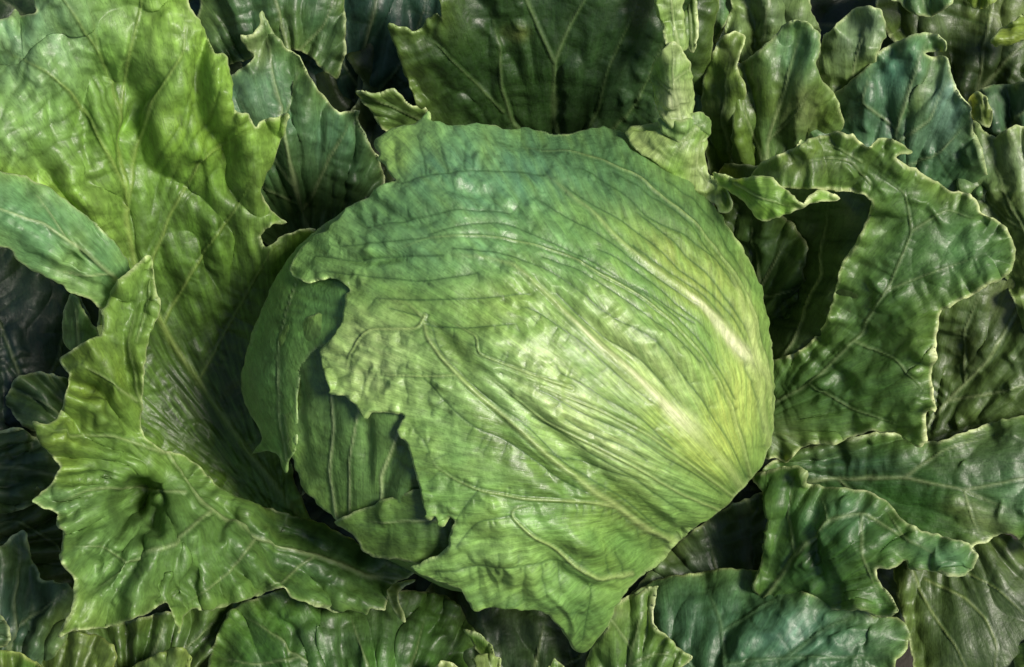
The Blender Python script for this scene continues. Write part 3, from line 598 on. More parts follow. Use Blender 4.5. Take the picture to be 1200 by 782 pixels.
build_leaf('outer_leaf', [
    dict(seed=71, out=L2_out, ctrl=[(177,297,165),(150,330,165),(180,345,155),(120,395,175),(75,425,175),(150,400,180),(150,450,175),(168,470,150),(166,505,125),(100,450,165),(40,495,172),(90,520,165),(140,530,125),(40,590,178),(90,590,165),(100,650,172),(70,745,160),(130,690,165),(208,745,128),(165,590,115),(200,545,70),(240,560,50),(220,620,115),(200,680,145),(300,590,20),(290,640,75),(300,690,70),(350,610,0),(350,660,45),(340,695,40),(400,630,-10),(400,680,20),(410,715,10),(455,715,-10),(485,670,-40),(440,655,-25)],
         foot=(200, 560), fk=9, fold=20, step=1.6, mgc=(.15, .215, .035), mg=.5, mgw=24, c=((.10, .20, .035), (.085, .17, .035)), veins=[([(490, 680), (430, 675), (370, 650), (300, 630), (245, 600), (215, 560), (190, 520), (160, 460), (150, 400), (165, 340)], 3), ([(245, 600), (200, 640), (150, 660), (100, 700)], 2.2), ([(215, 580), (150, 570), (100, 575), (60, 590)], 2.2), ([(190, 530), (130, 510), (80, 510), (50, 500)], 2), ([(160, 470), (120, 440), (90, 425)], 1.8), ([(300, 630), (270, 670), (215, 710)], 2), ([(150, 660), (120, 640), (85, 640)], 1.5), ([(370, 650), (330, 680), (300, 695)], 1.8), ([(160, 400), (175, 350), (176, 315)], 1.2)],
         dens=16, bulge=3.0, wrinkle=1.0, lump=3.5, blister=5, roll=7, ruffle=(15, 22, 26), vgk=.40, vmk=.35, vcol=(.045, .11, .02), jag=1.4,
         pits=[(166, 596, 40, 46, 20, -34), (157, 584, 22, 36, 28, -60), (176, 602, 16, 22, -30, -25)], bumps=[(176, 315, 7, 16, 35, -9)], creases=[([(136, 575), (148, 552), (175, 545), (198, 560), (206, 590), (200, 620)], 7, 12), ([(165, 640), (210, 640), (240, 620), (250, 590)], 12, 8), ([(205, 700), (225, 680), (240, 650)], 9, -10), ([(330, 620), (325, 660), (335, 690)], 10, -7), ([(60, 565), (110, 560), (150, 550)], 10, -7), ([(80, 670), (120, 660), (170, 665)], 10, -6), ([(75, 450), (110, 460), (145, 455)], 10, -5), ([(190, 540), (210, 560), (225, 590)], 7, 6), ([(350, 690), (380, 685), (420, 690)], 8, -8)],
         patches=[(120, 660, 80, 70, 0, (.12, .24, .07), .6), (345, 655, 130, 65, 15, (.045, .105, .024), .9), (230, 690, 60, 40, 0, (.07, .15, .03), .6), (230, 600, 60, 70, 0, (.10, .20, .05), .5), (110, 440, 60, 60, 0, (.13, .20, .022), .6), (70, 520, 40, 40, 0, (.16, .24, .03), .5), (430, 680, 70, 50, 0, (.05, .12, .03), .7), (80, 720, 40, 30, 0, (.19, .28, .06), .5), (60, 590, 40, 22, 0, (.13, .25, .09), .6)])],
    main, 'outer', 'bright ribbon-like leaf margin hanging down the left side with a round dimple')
build_leaf('outer_leaf', [dict(seed=75, out=[(82,343),(92,350),(100,368),(112,385),(118,400),(95,412),(78,410),(72,388),(76,360)], ctrl=[(82,345,95),(74,390,70),(90,380,110),(118,400,80),(90,412,80)], foot=(90, 500), c=((.07, .15, .05), MID), veins=[([(92, 405), (90, 375), (86, 350)], 1.6)], dens=10, blister=4, roll=2)], main, 'outer')

# right hand leaf with the curled lip
R1_out = [(862,214),(880,211),(884,202),(893,190),(905,184),(930,174),(950,163),(968,158),(980,153),(992,160),(1001,157),(1010,168),(1020,173),(1028,164),(1042,162),(1058,169),(1072,180),(1060,181),(1048,184),(1062,192),(1080,202),(1096,212),(1114,224),(1135,226),(1144,233),(1150,248),(1160,254),(1175,262),(1185,275),(1190,295),(1187,315),(1175,328),(1155,335),(1140,345),(1120,356),(1101,366),(1099,385),(1095,410),(1098,420),(1089,438),(1093,455),(1097,480),(1083,483),(1086,500),(1087,518),(1078,526),(1062,517),(1050,505),(1035,507),(1020,505),(1000,512),(975,522),(955,520),(935,528),(922,545),(912,536),(898,540),(870,520),(860,470),(880,430),(925,418),(950,402),(966,380),(976,350),(984,316),(1002,285),(1018,255),(1023,237),(1012,227),(985,224),(950,222),(925,220),(900,222),(875,228)]
LIP_out = [(834,200),(848,205),(862,211),(880,208),(903,207),(915,217),(935,235),(943,240),(949,229),(958,223),(968,224),(984,232),(976,237),(960,236),(947,241),(936,247),(916,252),(906,258),(890,260),(878,244),(864,230),(848,220),(838,214)]
CAV_out = [(840,190),(900,195),(1000,205),(1060,240),(1060,330),(1020,420),(980,470),(900,500),(840,480),(830,330)]
build_leaf('outer_leaf', [
    dict(seed=81, out=R1_out, ctrl=[(865,214,90),(905,190,120),(980,155,140),(950,190,135),(1010,200,120),(1065,175,130),(1045,200,120),(1023,240,92),(985,318,62),(968,380,30),(925,420,0),(900,224,110),(960,222,118),(1100,215,110),(1080,260,105),(1185,270,120),(1185,310,110),(1130,290,110),(1100,340,98),(1050,330,85),(1095,400,100),(1040,400,62),(1095,478,90),(1085,520,70),(1020,460,42),(1020,505,28),(960,480,0),(960,520,-8),(920,540,-20),(890,500,-35),(865,450,-60)],
         foot=(880, 500), fk=12, fold=6, step=1.6, c=((.042, .105, .022), (.058, .13, .028)), veins=[([(890, 480), (950, 450), (1000, 400), (1040, 340), (1070, 270), (1060, 225), (1010, 190)], 2.2), ([(1040, 340), (1090, 320), (1150, 300)], 1.6), ([(1000, 400), (1050, 420), (1085, 460)], 1.6), ([(1070, 270), (1110, 245), (1150, 260)], 1.6), ([(950, 450), (1000, 480), (1060, 500)], 1.5), ([(1010, 190), (975, 170), (960, 165)], 1.3), ([(1020, 215), (1000, 190), (975, 185), (940, 190)], 1.4)],
         dens=17, bulge=2.4, wrinkle=.9, lump=3.4, blister=3.2, roll=5, ruffle=(15, 17, 19), vgk=.32, vmk=.25, jag=1.5, rimc=(.58, .64, .32), rimw=2.2, rim=1.1,
         bumps=[(1030, 335, 14, 8, 40, 8), (1050, 350, 14, 8, -40, 8), (1032, 355, 10, 10, 0, 7), (1012, 392, 13, 11, 0, -10), (1085, 415, 14, 8, 20, 9), (1070, 435, 14, 7, 0, 7), (990, 448, 20, 12, 30, -8), (1100, 318, 14, 10, 0, 6), (1062, 382, 18, 12, 0, 5), (965, 450, 18, 8, 0, 6)],
         creases=[([(1023, 235), (1000, 222), (965, 218)], 6, -5), ([(1105, 262), (1090, 240), (1060, 228)], 5, 6), ([(1160, 255), (1130, 265), (1110, 290)], 8, -6)],
         patches=[(1140, 290, 45, 40, 0, (.09, .21, .07), .6), (950, 185, 70, 30, 0, (.10, .15, .025), .6), (1085, 400, 30, 50, 0, (.11, .20, .03), .5), (920, 515, 40, 30, 0, (.10, .14, .04), .6), (1100, 215, 40, 20, 30, (.14, .22, .04), .5)]),
    dict(seed=82, out=LIP_out, step=1.5, ctrl=[(836,206,62),(850,212,70),(880,210,120),(905,208,130),(868,226,92),(890,240,132),(890,258,112),(915,236,140),(906,257,118),(943,240,138),(960,230,128),(982,232,124)], foot=(860, 215), fk=10, c=((.12, .25, .035), (.15, .28, .05)), veins=[([(860, 215), (890, 232), (930, 242)], 1.3)], dens=12, bulge=2, lump=3, blister=2, roll=3, ruffle=(11, 9, 13), rimc=(.62, .68, .36), rimw=2.4, rim=1.1),
    dict(seed=83, out=CAV_out, ctrl=[(840,190,-60),(880,215,20),(900,222,35),(960,220,62),(960,190,50),(1012,228,60),(1020,200,50),(1060,250,50),(1023,245,66),(985,318,48),(968,380,16),(925,420,-16),(1050,330,50),(940,300,-50),(900,270,-75),(880,350,-115),(920,360,-70),(980,420,-30),(900,490,-90),(960,260,0)], foot=(880, 500), fk=12, c=((.035, .07, .018), (.045, .085, .02)), veins=[([(880, 470), (930, 400), (960, 320), (970, 240)], 2.2)], dens=22, roll=8, lump=5, vgk=.3)],  # hollow of the same leaf, its shade put into a darker colour
    main, 'outer', 'broad dark green leaf on the right with a curled pale lip')

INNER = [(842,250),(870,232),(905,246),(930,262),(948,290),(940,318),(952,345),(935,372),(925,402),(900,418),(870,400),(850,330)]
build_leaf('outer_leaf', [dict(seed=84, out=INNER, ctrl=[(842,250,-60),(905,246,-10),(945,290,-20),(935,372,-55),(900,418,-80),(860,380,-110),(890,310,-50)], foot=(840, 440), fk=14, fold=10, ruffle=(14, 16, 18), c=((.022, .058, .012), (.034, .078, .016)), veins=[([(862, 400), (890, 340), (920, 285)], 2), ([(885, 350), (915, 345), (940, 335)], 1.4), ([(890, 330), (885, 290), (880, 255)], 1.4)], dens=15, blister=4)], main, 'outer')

# ---------------------------------------------------------------- neighbours
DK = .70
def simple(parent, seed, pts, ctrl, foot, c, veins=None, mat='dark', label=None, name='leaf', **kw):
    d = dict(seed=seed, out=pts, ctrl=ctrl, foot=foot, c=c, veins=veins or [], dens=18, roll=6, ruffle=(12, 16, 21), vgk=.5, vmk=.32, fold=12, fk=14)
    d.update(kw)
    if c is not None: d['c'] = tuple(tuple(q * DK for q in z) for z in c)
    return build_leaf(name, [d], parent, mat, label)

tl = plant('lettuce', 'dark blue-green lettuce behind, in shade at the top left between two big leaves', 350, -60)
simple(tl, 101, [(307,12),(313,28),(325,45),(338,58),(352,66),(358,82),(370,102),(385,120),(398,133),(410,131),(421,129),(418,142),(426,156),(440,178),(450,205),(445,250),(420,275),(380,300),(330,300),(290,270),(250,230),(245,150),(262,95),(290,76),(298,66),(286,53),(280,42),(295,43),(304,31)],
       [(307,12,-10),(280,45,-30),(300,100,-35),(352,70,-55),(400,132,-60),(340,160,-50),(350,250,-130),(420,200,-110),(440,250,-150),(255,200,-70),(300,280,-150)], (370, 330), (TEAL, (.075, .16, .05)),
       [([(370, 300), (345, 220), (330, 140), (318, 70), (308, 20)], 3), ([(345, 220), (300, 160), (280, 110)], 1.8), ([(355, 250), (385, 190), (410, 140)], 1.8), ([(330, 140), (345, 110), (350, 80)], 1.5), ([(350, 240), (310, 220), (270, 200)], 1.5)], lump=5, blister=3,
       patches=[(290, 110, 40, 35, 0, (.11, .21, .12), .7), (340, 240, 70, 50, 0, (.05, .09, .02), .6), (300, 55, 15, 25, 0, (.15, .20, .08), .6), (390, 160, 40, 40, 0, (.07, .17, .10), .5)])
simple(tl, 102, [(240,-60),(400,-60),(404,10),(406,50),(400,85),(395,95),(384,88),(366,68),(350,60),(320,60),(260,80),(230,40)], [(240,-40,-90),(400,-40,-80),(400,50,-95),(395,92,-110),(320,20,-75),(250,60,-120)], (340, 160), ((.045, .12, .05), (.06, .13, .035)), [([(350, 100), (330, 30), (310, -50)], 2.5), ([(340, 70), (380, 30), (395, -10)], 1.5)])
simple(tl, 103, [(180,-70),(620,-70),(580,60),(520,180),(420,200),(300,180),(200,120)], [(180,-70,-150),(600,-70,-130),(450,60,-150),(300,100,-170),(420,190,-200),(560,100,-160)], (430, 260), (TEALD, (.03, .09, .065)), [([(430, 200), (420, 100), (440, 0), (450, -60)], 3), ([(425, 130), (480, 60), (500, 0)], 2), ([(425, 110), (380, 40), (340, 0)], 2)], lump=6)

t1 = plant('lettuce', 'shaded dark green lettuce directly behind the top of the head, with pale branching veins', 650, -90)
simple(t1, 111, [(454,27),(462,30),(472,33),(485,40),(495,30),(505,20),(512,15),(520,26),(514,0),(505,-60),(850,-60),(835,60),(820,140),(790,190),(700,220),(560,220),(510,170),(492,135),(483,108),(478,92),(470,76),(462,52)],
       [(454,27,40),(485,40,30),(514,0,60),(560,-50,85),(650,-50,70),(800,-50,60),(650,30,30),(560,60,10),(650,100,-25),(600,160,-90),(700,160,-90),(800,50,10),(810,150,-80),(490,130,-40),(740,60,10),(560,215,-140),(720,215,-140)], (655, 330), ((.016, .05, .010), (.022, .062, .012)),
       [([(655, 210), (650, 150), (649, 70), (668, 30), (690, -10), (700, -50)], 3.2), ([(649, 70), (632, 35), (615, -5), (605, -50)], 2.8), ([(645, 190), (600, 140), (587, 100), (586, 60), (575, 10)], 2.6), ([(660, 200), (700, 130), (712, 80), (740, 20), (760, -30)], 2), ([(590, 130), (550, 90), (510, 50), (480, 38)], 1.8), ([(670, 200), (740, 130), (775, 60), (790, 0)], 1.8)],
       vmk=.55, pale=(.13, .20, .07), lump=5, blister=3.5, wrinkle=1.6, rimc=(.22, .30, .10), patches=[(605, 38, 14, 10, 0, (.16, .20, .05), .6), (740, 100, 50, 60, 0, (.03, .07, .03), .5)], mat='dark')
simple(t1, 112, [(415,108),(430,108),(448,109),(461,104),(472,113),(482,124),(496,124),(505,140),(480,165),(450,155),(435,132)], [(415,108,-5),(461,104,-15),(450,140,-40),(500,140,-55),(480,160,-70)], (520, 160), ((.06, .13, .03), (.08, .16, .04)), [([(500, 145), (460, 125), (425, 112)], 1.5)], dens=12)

tr = plant('lettuce', 'pale olive and teal lettuce with rounded lobes at the top right', 1010, -60)
simple(tr, 121, [(816,-60),(868,-60),(860,5),(847,36),(838,50),(832,80),(826,120),(816,150),(805,100)], [(816,-60,-20),(865,-60,-10),(850,20,-25),(830,70,-45),(812,130,-60)], (840, 250), (TEAL, (.06, .16, .10)), [([(825, 120), (840, 30), (845, -50)], 2)])
simple(tr, 122, [(835,62),(847,42),(862,36),(874,40),(870,58),(862,78),(872,95),(876,130),(890,170),(880,230),(850,240),(830,200),(822,150),(824,90)], [(850,42,5),(835,80,-5),(870,45,0),(860,120,-10),(830,190,-70),(880,200,-60)], (860, 330), (OLIVE, (.09, .14, .04)), [([(862, 220), (850, 140), (855, 60)], 2)], lump=5)
simple(tr, 123, [(858,-60),(960,-60),(948,8),(965,40),(930,60),(890,90),(860,70),(848,36),(858,5)], [(860,-50,-10),(950,-50,0),(905,10,0),(870,60,-30),(950,50,-30)], (900, 200), (PALEO, (.12, .19, .09)), [([(895, 80), (900, 0), (910, -50)], 2)], lump=5)
simple(tr, 124, [(866,74),(882,64),(900,52),(911,38),(919,28),(933,25),(949,27),(960,38),(963,56),(956,76),(962,92),(980,112),(990,150),(975,175),(930,200),(890,225),(865,230),(858,180),(858,120)], [(938,28,50),(915,50,40),(960,60,38),(900,100,25),(940,110,35),(870,90,10),(880,200,-50),(960,160,-10),(865,160,-20)], (900, 300), (OLIVE, (.09, .18, .055)),
       [([(890, 220), (905, 150), (925, 90), (938, 40)], 2.4), ([(900, 170), (935, 130), (955, 100)], 1.5), ([(895, 190), (875, 140), (870, 100)], 1.5)], lump=4.5, blister=5, patches=[(935, 60, 30, 35, 0, (.07, .18, .09), .6), (935, 125, 25, 30, 0, (.20, .24, .10), .5)], rimw=2.2)
simple(tr, 125, [(955,110),(960,75),(963,48),(975,33),(988,20),(1002,10),(1018,6),(1032,12),(1039,28),(1036,48),(1026,64),(1030,90),(1020,130),(980,150)], [(1015,12,30),(1035,40,22),(970,50,12),(1000,70,15),(965,110,-5),(1020,120,-20),(980,145,-30)], (990, 240), (PALEO, (.13, .21, .12)), [([(992, 140), (1000, 80), (1015, 25)], 2.2)], lump=4.5, blister=5)
simple(tr, 126, [(930,180),(945,150),(965,118),(995,98),(1018,76),(1027,61),(1045,52),(1065,43),(1085,37),(1099,40),(1108,50),(1107,62),(1092,61),(1083,62),(1092,66),(1104,65),(1113,70),(1114,85),(1117,100),(1125,113),(1136,122),(1139,150),(1150,175),(1160,210),(1150,250),(1100,260),(1040,230),(980,210)],
       [(1027,62,30),(1085,38,55),(1107,55,50),(1113,72,58),(1135,125,45),(1050,90,40),(1000,110,15),(1050,140,22),(1095,110,42),(960,170,-15),(1040,180,0),(1110,190,0),(1150,220,-5),(1040,225,-30),(1100,255,-30)], (1030, 320), (TEAL, (.06, .15, .075)),
       [([(1035, 250), (1045, 180), (1060, 120), (1080, 60), (1090, 42)], 2.6), ([(1045, 170), (1090, 140), (1110, 90)], 1.8), ([(1050, 150), (1010, 120), (1020, 85)], 1.8), ([(1042, 200), (1100, 180), (1130, 150)], 1.6), ([(1042, 200), (990, 170), (960, 150)], 1.6)],
       lump=4.5, blister=5, rimw=2.4, creases=[([(1098, 72), (1092, 110), (1062, 140)], 9, -10), ([(1075, 70), (1080, 100), (1060, 130)], 9, 7), ([(1020, 90), (1040, 80), (1075, 50)], 6, 5)], patches=[(1085, 105, 14, 40, 20, (.12, .16, .035), .6), (1110, 120, 22, 40, 0, (.14, .25, .19), .7), (1050, 80, 40, 25, -40, (.06, .17, .11), .5), (1060, 165, 50, 25, 0, (.10, .18, .11), .5)])
simple(tr, 127, [(1165,164),(1176,152),(1190,146),(1212,148),(1280,145),(1280,420),(1215,430),(1180,330),(1150,270),(1120,220),(1118,170),(1128,140),(1140,140),(1152,152)], [(1165,165,22),(1190,148,35),(1270,150,30),(1130,150,-10),(1140,220,0),(1200,220,25),(1260,300,10),(1200,330,-10),(1220,420,-30)], (1260, 520), (PALEO, (.13, .20, .05)),
       [([(1270, 400), (1215, 300), (1180, 230), (1160, 180)], 2.6), ([(1260, 350), (1230, 240), (1210, 170)], 2.2), ([(1200, 270), (1160, 240), (1135, 200)], 1.6)], lump=4.5, blister=5, wrinkle=1.3, patches=[(1135, 190, 30, 40, 0, (.06, .13, .06), .7), (1190, 180, 22, 25, 0, (.20, .28, .14), .6)])
simple(tr, 128, [(1134,126),(1136,113),(1143,106),(1152,110),(1161,122),(1164,138),(1160,151),(1150,148),(1141,140)], [(1143,106,60),(1136,122,50),(1150,128,68),(1163,135,52),(1158,150,44)], (1155, 170), ((.14, .20, .04), (.19, .24, .07)), [([(1155, 150), (1150, 130), (1144, 112)], 1.5)], dens=8, roll=1, rimw=2.4, step=1.5, mat='outer', rim=.9)
simple(tr, 129, [(1080,340),(1110,345),(1150,300),(1190,262),(1280,260),(1280,560),(1150,560),(1050,540),(1040,440)], [(1080,340,-60),(1190,265,-20),(1270,270,-10),(1100,430,-90),(1180,380,-40),(1200,470,-40),(1150,540,-70),(1060,520,-90),(1270,550,-40)], (1080, 560), ((.06, .11, .025), (.08, .14, .03)),
       [([(1060, 530), (1110, 470), (1160, 420), (1210, 330), (1240, 280)], 2.6), ([(1110, 470), (1170, 460), (1240, 440)], 2), ([(1060, 530), (1140, 500), (1230, 495)], 2), ([(1130, 450), (1130, 390), (1150, 340)], 1.8)], lump=5, blister=4, wrinkle=1.2, fold=6, bulge=4, patches=[(1130, 410, 25, 30, 0, (.05, .06, .02), .5), (1190, 350, 30, 30, 0, (.19, .20, .09), .4)])
simple(tr, 130, [(1020,-60),(1280,-60),(1280,180),(1150,200),(1100,120),(1060,60),(1030,30)], [(1030,-50,-70),(1270,-50,-60),(1150,60,-85),(1270,170,-80),(1130,170,-110)], (1130, 260), ((.045, .085, .02), (.07, .12, .03)), [([(1130, 180), (1150, 80), (1170, -40)], 2.5), ([(1145, 110), (1190, 60), (1240, 20)], 2)], lump=6, patches=[(1180, 20, 50, 30, 0, (.12, .17, .04), .6)])
simple(tr, 131, [(1035,-60),(1043,-2),(1056,7),(1072,17),(1090,20),(1105,13),(1117,3),(1125,-60)], [(1040,-50,20),(1120,-50,20),(1080,16,5),(1080,-20,22)], (1080, -150), (TEAL, (.09, .19, .09)), [([(1080, -50), (1082, 10)], 1.5)], rimw=2.2)
simple(tr, 132, [(1122,-60),(1132,0),(1141,10),(1156,9),(1170,0),(1182,-60)], [(1125,-50,40),(1180,-50,40),(1148,8,20),(1150,-20,35)], (1150, -150), ((.22, .30, .04), (.16, .26, .04)), [([(1150, -50), (1149, 4)], 1.5)], mat='outer')
simple(tr, 133, [(1280,-5),(1215,12),(1195,20),(1180,30),(1168,38),(1161,49),(1165,56),(1180,54),(1200,46),(1280,52)], [(1280,0,40),(1280,50,35),(1200,22,30),(1163,52,8),(1200,44,18),(1190,36,30)], (1300, 30), ((.24, .32, .04), (.18, .28, .04)), [([(1280, 25), (1210, 35), (1170, 50)], 1.6)], mat='outer')
simple(tr, 134, [(1280,60),(1205,70),(1196,78),(1196,90),(1206,98),(1280,102)], [(1280,62,30),(1280,100,30),(1198,84,5),(1230,84,25)], (1300, 80), ((.15, .22, .05), LIME), [([(1280, 82), (1205, 84)], 1.4)], mat='outer')
simple(tr, 135, [(1148,104),(1175,99),(1200,97),(1280,93),(1280,165),(1190,165),(1160,175),(1140,160),(1146,130)], [(1150,104,-25),(1200,98,-5),(1270,95,0),(1200,140,-10),(1150,160,-35)], (1200, 300), (TEALD, (.05, .12, .07)), [([(1170, 165), (1200, 130), (1260, 105)], 1.8)])

def simple_br(*a, **k):
    k.setdefault('fold', 6); return simple(*a, **k)
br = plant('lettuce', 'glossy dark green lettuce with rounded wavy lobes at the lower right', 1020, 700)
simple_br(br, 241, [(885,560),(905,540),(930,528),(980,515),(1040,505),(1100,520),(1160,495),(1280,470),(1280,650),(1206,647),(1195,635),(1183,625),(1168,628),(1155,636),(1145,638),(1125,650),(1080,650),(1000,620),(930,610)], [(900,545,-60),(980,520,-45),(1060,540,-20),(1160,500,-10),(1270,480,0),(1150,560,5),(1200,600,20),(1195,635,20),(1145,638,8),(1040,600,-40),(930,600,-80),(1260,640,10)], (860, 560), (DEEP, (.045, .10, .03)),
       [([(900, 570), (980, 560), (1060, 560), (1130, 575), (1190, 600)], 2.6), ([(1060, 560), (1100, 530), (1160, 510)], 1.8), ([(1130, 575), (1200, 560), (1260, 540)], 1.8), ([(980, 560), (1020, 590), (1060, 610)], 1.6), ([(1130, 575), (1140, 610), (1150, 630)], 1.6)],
       lump=4.5, blister=5, rimw=2.2, patches=[(1145, 600, 35, 22, 10, (.13, .17, .05), .6), (1190, 580, 40, 30, 0, (.09, .18, .08), .6), (1000, 545, 60, 20, 0, (.03, .08, .045), .6)])  # includes a brownish highlight painted as a colour patch
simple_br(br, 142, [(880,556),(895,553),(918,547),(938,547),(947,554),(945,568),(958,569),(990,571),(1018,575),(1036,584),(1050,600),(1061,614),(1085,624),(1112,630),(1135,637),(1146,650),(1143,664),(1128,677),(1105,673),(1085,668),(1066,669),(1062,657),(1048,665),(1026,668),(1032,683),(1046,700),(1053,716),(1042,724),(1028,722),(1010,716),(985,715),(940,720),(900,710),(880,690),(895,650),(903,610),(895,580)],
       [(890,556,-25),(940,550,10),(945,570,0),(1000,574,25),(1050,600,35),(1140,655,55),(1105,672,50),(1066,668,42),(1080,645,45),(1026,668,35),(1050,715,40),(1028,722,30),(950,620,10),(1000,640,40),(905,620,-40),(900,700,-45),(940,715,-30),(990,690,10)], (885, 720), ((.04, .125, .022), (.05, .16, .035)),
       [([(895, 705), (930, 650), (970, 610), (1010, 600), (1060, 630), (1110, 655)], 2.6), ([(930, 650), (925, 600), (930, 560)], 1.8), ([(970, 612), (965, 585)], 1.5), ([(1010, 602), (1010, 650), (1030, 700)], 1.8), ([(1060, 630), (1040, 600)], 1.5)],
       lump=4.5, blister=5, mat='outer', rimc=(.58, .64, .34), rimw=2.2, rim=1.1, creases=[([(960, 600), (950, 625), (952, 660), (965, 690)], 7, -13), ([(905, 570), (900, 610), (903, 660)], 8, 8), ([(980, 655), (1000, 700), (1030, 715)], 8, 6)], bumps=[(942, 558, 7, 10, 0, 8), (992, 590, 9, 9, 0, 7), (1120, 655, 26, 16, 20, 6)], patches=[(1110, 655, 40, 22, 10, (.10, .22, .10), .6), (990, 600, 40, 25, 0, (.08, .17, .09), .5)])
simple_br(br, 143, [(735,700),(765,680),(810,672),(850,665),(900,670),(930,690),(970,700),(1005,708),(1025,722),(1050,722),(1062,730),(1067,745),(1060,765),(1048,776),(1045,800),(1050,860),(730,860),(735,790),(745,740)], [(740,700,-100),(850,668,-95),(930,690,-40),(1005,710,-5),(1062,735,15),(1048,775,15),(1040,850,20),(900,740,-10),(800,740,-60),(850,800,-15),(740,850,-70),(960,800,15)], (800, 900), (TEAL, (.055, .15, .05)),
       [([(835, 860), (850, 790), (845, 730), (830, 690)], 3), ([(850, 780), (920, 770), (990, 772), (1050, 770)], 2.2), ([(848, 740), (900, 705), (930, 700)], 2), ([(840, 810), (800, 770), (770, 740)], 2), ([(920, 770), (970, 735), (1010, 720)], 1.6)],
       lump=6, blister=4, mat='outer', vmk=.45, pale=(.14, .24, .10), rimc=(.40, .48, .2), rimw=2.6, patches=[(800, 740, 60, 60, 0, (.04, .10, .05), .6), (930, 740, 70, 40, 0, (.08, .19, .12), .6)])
simple_br(br, 144, [(720,720),(760,670),(800,630),(850,595),(895,575),(925,600),(930,670),(910,720),(820,740)], [(720,710,-130),(800,640,-140),(890,590,-110),(910,700,-100),(820,720,-115)], (900, 800), (DEEPER, (.03, .075, .04)), [([(890, 720), (840, 670), (830, 630)], 2)])  # colour kept dark to stand in for shade beneath the head
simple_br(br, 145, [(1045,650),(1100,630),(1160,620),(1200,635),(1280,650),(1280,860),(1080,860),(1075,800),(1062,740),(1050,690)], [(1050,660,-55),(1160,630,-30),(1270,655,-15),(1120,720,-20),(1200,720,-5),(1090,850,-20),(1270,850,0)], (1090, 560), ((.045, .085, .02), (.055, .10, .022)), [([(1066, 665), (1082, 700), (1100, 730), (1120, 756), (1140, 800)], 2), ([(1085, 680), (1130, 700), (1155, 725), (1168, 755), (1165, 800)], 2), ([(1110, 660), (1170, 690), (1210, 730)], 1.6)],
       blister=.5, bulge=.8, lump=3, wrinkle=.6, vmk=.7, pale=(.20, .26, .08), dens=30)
simple_br(br, 146, [(1280,740),(1205,748),(1190,758),(1187,772),(1192,786),(1204,800),(1280,810)], [(1280,745,15),(1280,805,15),(1190,770,5),(1220,775,22)], (1300, 780), ((.10, .19, .05), MID), [([(1280, 775), (1200, 772)], 1.5)], mat='outer')

bc = plant('lettuce', 'low dark lettuce under the bottom edge of the head, with a star-shaped pointed leaf', 660, 880)
simple(bc, 151, [(699,712),(707,708),(720,705),(737,699),(755,692),(771,685),(765,708),(762,730),(775,742),(788,750),(791,760),(804,764),(813,771),(798,782),(785,800),(775,860),(690,860),(686,800),(686,775),(695,755),(708,742),(712,733),(703,727)], [(699,712,30),(771,685,38),(740,720,30),(712,735,15),(812,770,25),(762,730,22),(690,780,0),(750,780,25),(700,850,-10),(775,850,10)], (720, 900), ((.08, .18, .035), (.11, .22, .045)),
       [([(725, 860), (735, 790), (748, 730), (766, 695)], 2.4), ([(738, 780), (770, 765), (800, 770)], 1.6), ([(740, 760), (720, 730), (705, 716)], 1.6)], mat='outer', rimc=(.58, .64, .34), rimw=2.2, rim=1.1, patches=[(715, 715, 18, 12, 0, (.20, .24, .09), .6)], lump=4)
simple(bc, 152, [(500,680),(560,690),(640,700),(700,700),(740,720),(760,780),(760,860),(500,860),(490,780)], [(500,690,-120),(600,710,-95),(700,710,-110),(740,760,-90),(600,790,-60),(500,850,-80),(750,850,-60)], (620, 950), ((.03, .065, .015), (.04, .08, .03)), [([(620, 860), (625, 790), (640, 720)], 2.5), ([(622, 800), (680, 770), (710, 740)], 1.8), ([(622, 810), (570, 770), (530, 740)], 1.8)])
simple(bc, 153, [(541,737),(556,740),(570,751),(579,765),(583,782),(590,860),(568,860),(568,790),(564,772),(554,754)], [(541,737,-25),(570,755,-10),(583,790,-15),(575,850,-15),(560,765,-22)], (580, 900), (OLIVE, MID), [], dens=0, step=1.5, mat='outer')
simple(bc, 154, [(555,772),(562,768),(573,767),(584,770),(586,782),(594,830),(550,830),(560,786)], [(560,768,5),(584,770,5),(590,820,-5),(555,820,-5),(572,785,14)], (570, 860), ((.28, .36, .15), (.22, .32, .10)), [([(572, 825), (572, 775)], 1.3)], dens=10, step=1.5, mat='outer', roll=1)
simple(bc, 155, [(508,784),(518,774),(527,776),(538,786),(552,830),(498,830)], [(510,784,0),(520,775,8),(540,790,0),(500,820,-5),(550,820,-5)], (525, 860), ((.20, .28, .09), (.16, .25, .06)), [([(524, 825), (521, 780)], 1.3)], dens=10, step=1.5, mat='outer', roll=1)
simple(bc, 156, [(642,782),(650,771),(658,778),(664,790),(668,830),(640,830)], [(642,784,-15),(650,772,-5),(664,790,-15),(650,825,-20)], (650, 860), (OLIVE, MID), [([(652, 825), (650, 776)], 1.2)], dens=10, step=1.5, roll=1)

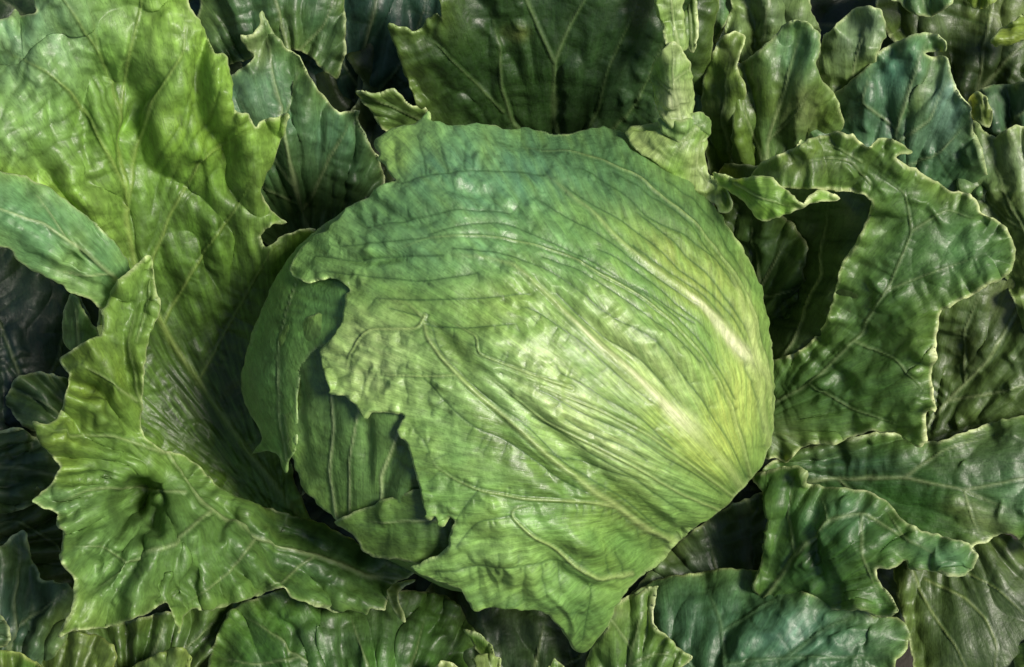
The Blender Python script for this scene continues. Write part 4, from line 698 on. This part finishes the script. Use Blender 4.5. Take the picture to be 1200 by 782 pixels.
bl = plant('lettuce', 'wrinkled green lettuce along the lower left edge, below the long hanging leaf', 330, 900)
simple(bl, 161, [(245,770),(255,745),(268,716),(290,704),(330,690),(370,690),(420,700),(480,690),(530,700),(560,740),(550,860),(230,860)], [(268,716,-40),(330,700,-25),(420,710,-45),(530,705,-90),(350,760,0),(450,770,-20),(260,850,-10),(540,850,-50)], (430, 920), (MID, (.05, .12, .03)),
       [([(430, 860), (380, 800), (330, 750), (285, 720)], 2.6), ([(430, 860), (430, 780), (410, 720)], 2.2), ([(440, 850), (480, 780), (500, 720)], 2), ([(350, 770), (300, 780), (255, 770)], 1.8)], lump=5, blister=5, wrinkle=2, mat='outer', creases=[([(345, 740), (340, 770), (350, 800)], 6, -8), ([(400, 730), (405, 770), (400, 800)], 6, -7)], bumps=[(370, 745, 22, 22, 0, 9), (380, 785, 26, 20, 0, 8)])
simple(bl, 162, [(452,692),(462,684),(475,680),(489,679),(476,685),(467,693),(466,706),(473,718),(475,732),(466,723),(459,710)], [(455,692,-5),(488,679,-5),(466,700,12),(474,730,0),(461,705,2)], (480, 700), ((.09, .15, .03), (.12, .18, .05)), [], dens=0, step=1.2, mat='outer', jag=.5, roll=1)
simple(bl, 163, [(50,745),(90,735),(140,730),(200,715),(290,700),(300,760),(250,800),(150,800),(110,770)], [(60,748,-60),(140,735,-40),(280,705,-70),(250,790,-50),(150,780,-40)], (160, 880), ((.045, .09, .015), (.045, .11, .02)), [([(165, 800), (185, 755), (195, 720)], 2), ([(175, 790), (230, 750), (270, 715)], 1.6)], wrinkle=2)
simple(bl, 164, [(76,742),(92,740),(108,743),(122,748),(132,757),(138,766),(134,782),(128,800),(140,860),(-20,860),(10,780),(50,760)], [(80,742,-15),(135,765,0),(130,850,-10),(20,800,-25),(80,800,5)], (60, 900), ((.05, .09, .015), (.07, .12, .02)), [([(70, 860), (90, 800), (110, 755)], 2)], rimw=2.2, rimc=(.3, .36, .12))
simple(bl, 165, [(-60,758),(0,763),(14,763),(28,767),(42,776),(54,792),(70,860),(-60,860)], [(-60,760,20),(10,764,20),(50,790,12),(0,830,30),(60,850,10)], (0, 900), ((.12, .18, .03), MID), [([(0, 860), (5, 800), (12, 770)], 1.8)], mat='outer', rimw=3, rimc=(.38, .44, .14))
simple(bl, 166, [(135,795),(150,784),(168,774),(190,764),(206,759),(218,761),(223,772),(220,790),(235,860),(115,860)], [(140,795,5),(200,762,28),(222,772,22),(180,820,30),(225,850,5),(120,850,0)], (180, 920), ((.15, .23, .045), (.11, .19, .05)), [([(180, 860), (190, 800), (212, 766)], 1.8)], mat='outer', rimw=3, rimc=(.36, .44, .14))
simple(bl, 167, [(-60,660),(-20,645),(4,640),(14,628),(24,621),(31,622),(33,640),(36,655),(44,668),(46,680),(58,681),(80,684),(92,695),(94,720),(84,745),(70,760),(50,800),(-60,830)], [(-60,670,0),(10,635,-20),(30,625,-22),(40,680,-35),(88,700,-45),(20,730,-10),(-50,800,10),(60,770,-25)], (-10, 880), ((.035, .09, .055), (.05, .11, .04)), [([(0, 820), (15, 740), (20, 680), (24, 630)], 2.4), ([(15, 740), (50, 710), (80, 695)], 1.8), ([(10, 760), (-30, 700), (-50, 670)], 1.8)], lump=6, wrinkle=2, rimw=2, patches=[(70, 730, 30, 25, 0, (.08, .13, .03), .6)])
simple(bl, 168, [(-60,710),(-10,715),(4,722),(12,735),(13,748),(5,760),(-60,765)], [(-60,715,15),(8,735,5),(-20,740,22),(-60,762,15)], (-60, 740), ((.035, .09, .05), TEALD), [([(-60, 740), (5, 742)], 1.5)], rimw=2.4, dens=12)

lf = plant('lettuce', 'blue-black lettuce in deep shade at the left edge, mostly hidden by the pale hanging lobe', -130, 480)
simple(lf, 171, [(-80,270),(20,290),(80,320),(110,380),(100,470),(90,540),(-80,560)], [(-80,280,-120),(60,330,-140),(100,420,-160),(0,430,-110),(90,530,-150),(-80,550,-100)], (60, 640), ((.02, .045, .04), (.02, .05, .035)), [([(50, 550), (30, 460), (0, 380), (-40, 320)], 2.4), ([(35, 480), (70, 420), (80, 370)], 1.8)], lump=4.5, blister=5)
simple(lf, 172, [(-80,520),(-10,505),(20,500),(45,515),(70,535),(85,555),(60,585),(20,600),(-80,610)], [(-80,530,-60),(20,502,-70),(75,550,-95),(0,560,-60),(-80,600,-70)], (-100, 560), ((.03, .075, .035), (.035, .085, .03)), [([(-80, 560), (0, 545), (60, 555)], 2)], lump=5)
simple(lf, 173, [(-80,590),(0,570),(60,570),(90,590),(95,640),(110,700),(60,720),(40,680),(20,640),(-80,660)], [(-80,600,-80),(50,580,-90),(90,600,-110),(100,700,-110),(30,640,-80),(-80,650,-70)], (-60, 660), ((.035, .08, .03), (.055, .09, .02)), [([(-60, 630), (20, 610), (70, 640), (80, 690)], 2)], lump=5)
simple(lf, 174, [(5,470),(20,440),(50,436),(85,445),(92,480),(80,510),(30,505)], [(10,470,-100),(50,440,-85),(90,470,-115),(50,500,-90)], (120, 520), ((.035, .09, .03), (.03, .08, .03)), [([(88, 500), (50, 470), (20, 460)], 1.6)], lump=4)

# low leaves of the plant in the middle, resting near the soil, filling the gaps, coloured dark to deepen the shade there
def low_leaf(ang, r0, r1, wid, seed, h0, h1):
    rg = random.Random(seed); a = math.radians(ang); ca, sa = math.cos(a), math.sin(a); pts = []
    n = 11
    for side in (1, -1):
        rngk = range(n) if side == 1 else range(n - 1, -1, -1)
        for k in rngk:
            t = k / (n - 1); w = wid * (.28 + .95 * math.sin(math.pi * min(1, t * .82 + .06)) ** .8) * (1 - .75 * max(0, t - .8) / .2)
            w *= rg.uniform(.86, 1.12); r = r0 + (r1 - r0) * t
            pts.append((HC[0] + ca * r - sa * w * side, HC[1] + sa * r + ca * w * side))
    P_ = lambda r, w: (HC[0] + ca * r - sa * w, HC[1] + sa * r + ca * w)
    ctrl = []
    for t in (0, .33, .66, 1):
        for w in (-1, 0, 1):
            x, y = P_(r0 + (r1 - r0) * t, w * wid); ctrl.append((x, y, h0 + (h1 - h0) * t + (22 if w else 0)))
    veins = [([P_(r0, 0), P_((r0 + r1) / 2, 6), P_(r1 * .97, 0)], 4)]
    for t in (.3, .5, .7):
        r = r0 + (r1 - r0) * t
        for s in (-1, 1): veins.append(([P_(r, 0), P_(r + 50, s * wid * .4), P_(r + 90, s * wid * .75)], 2))
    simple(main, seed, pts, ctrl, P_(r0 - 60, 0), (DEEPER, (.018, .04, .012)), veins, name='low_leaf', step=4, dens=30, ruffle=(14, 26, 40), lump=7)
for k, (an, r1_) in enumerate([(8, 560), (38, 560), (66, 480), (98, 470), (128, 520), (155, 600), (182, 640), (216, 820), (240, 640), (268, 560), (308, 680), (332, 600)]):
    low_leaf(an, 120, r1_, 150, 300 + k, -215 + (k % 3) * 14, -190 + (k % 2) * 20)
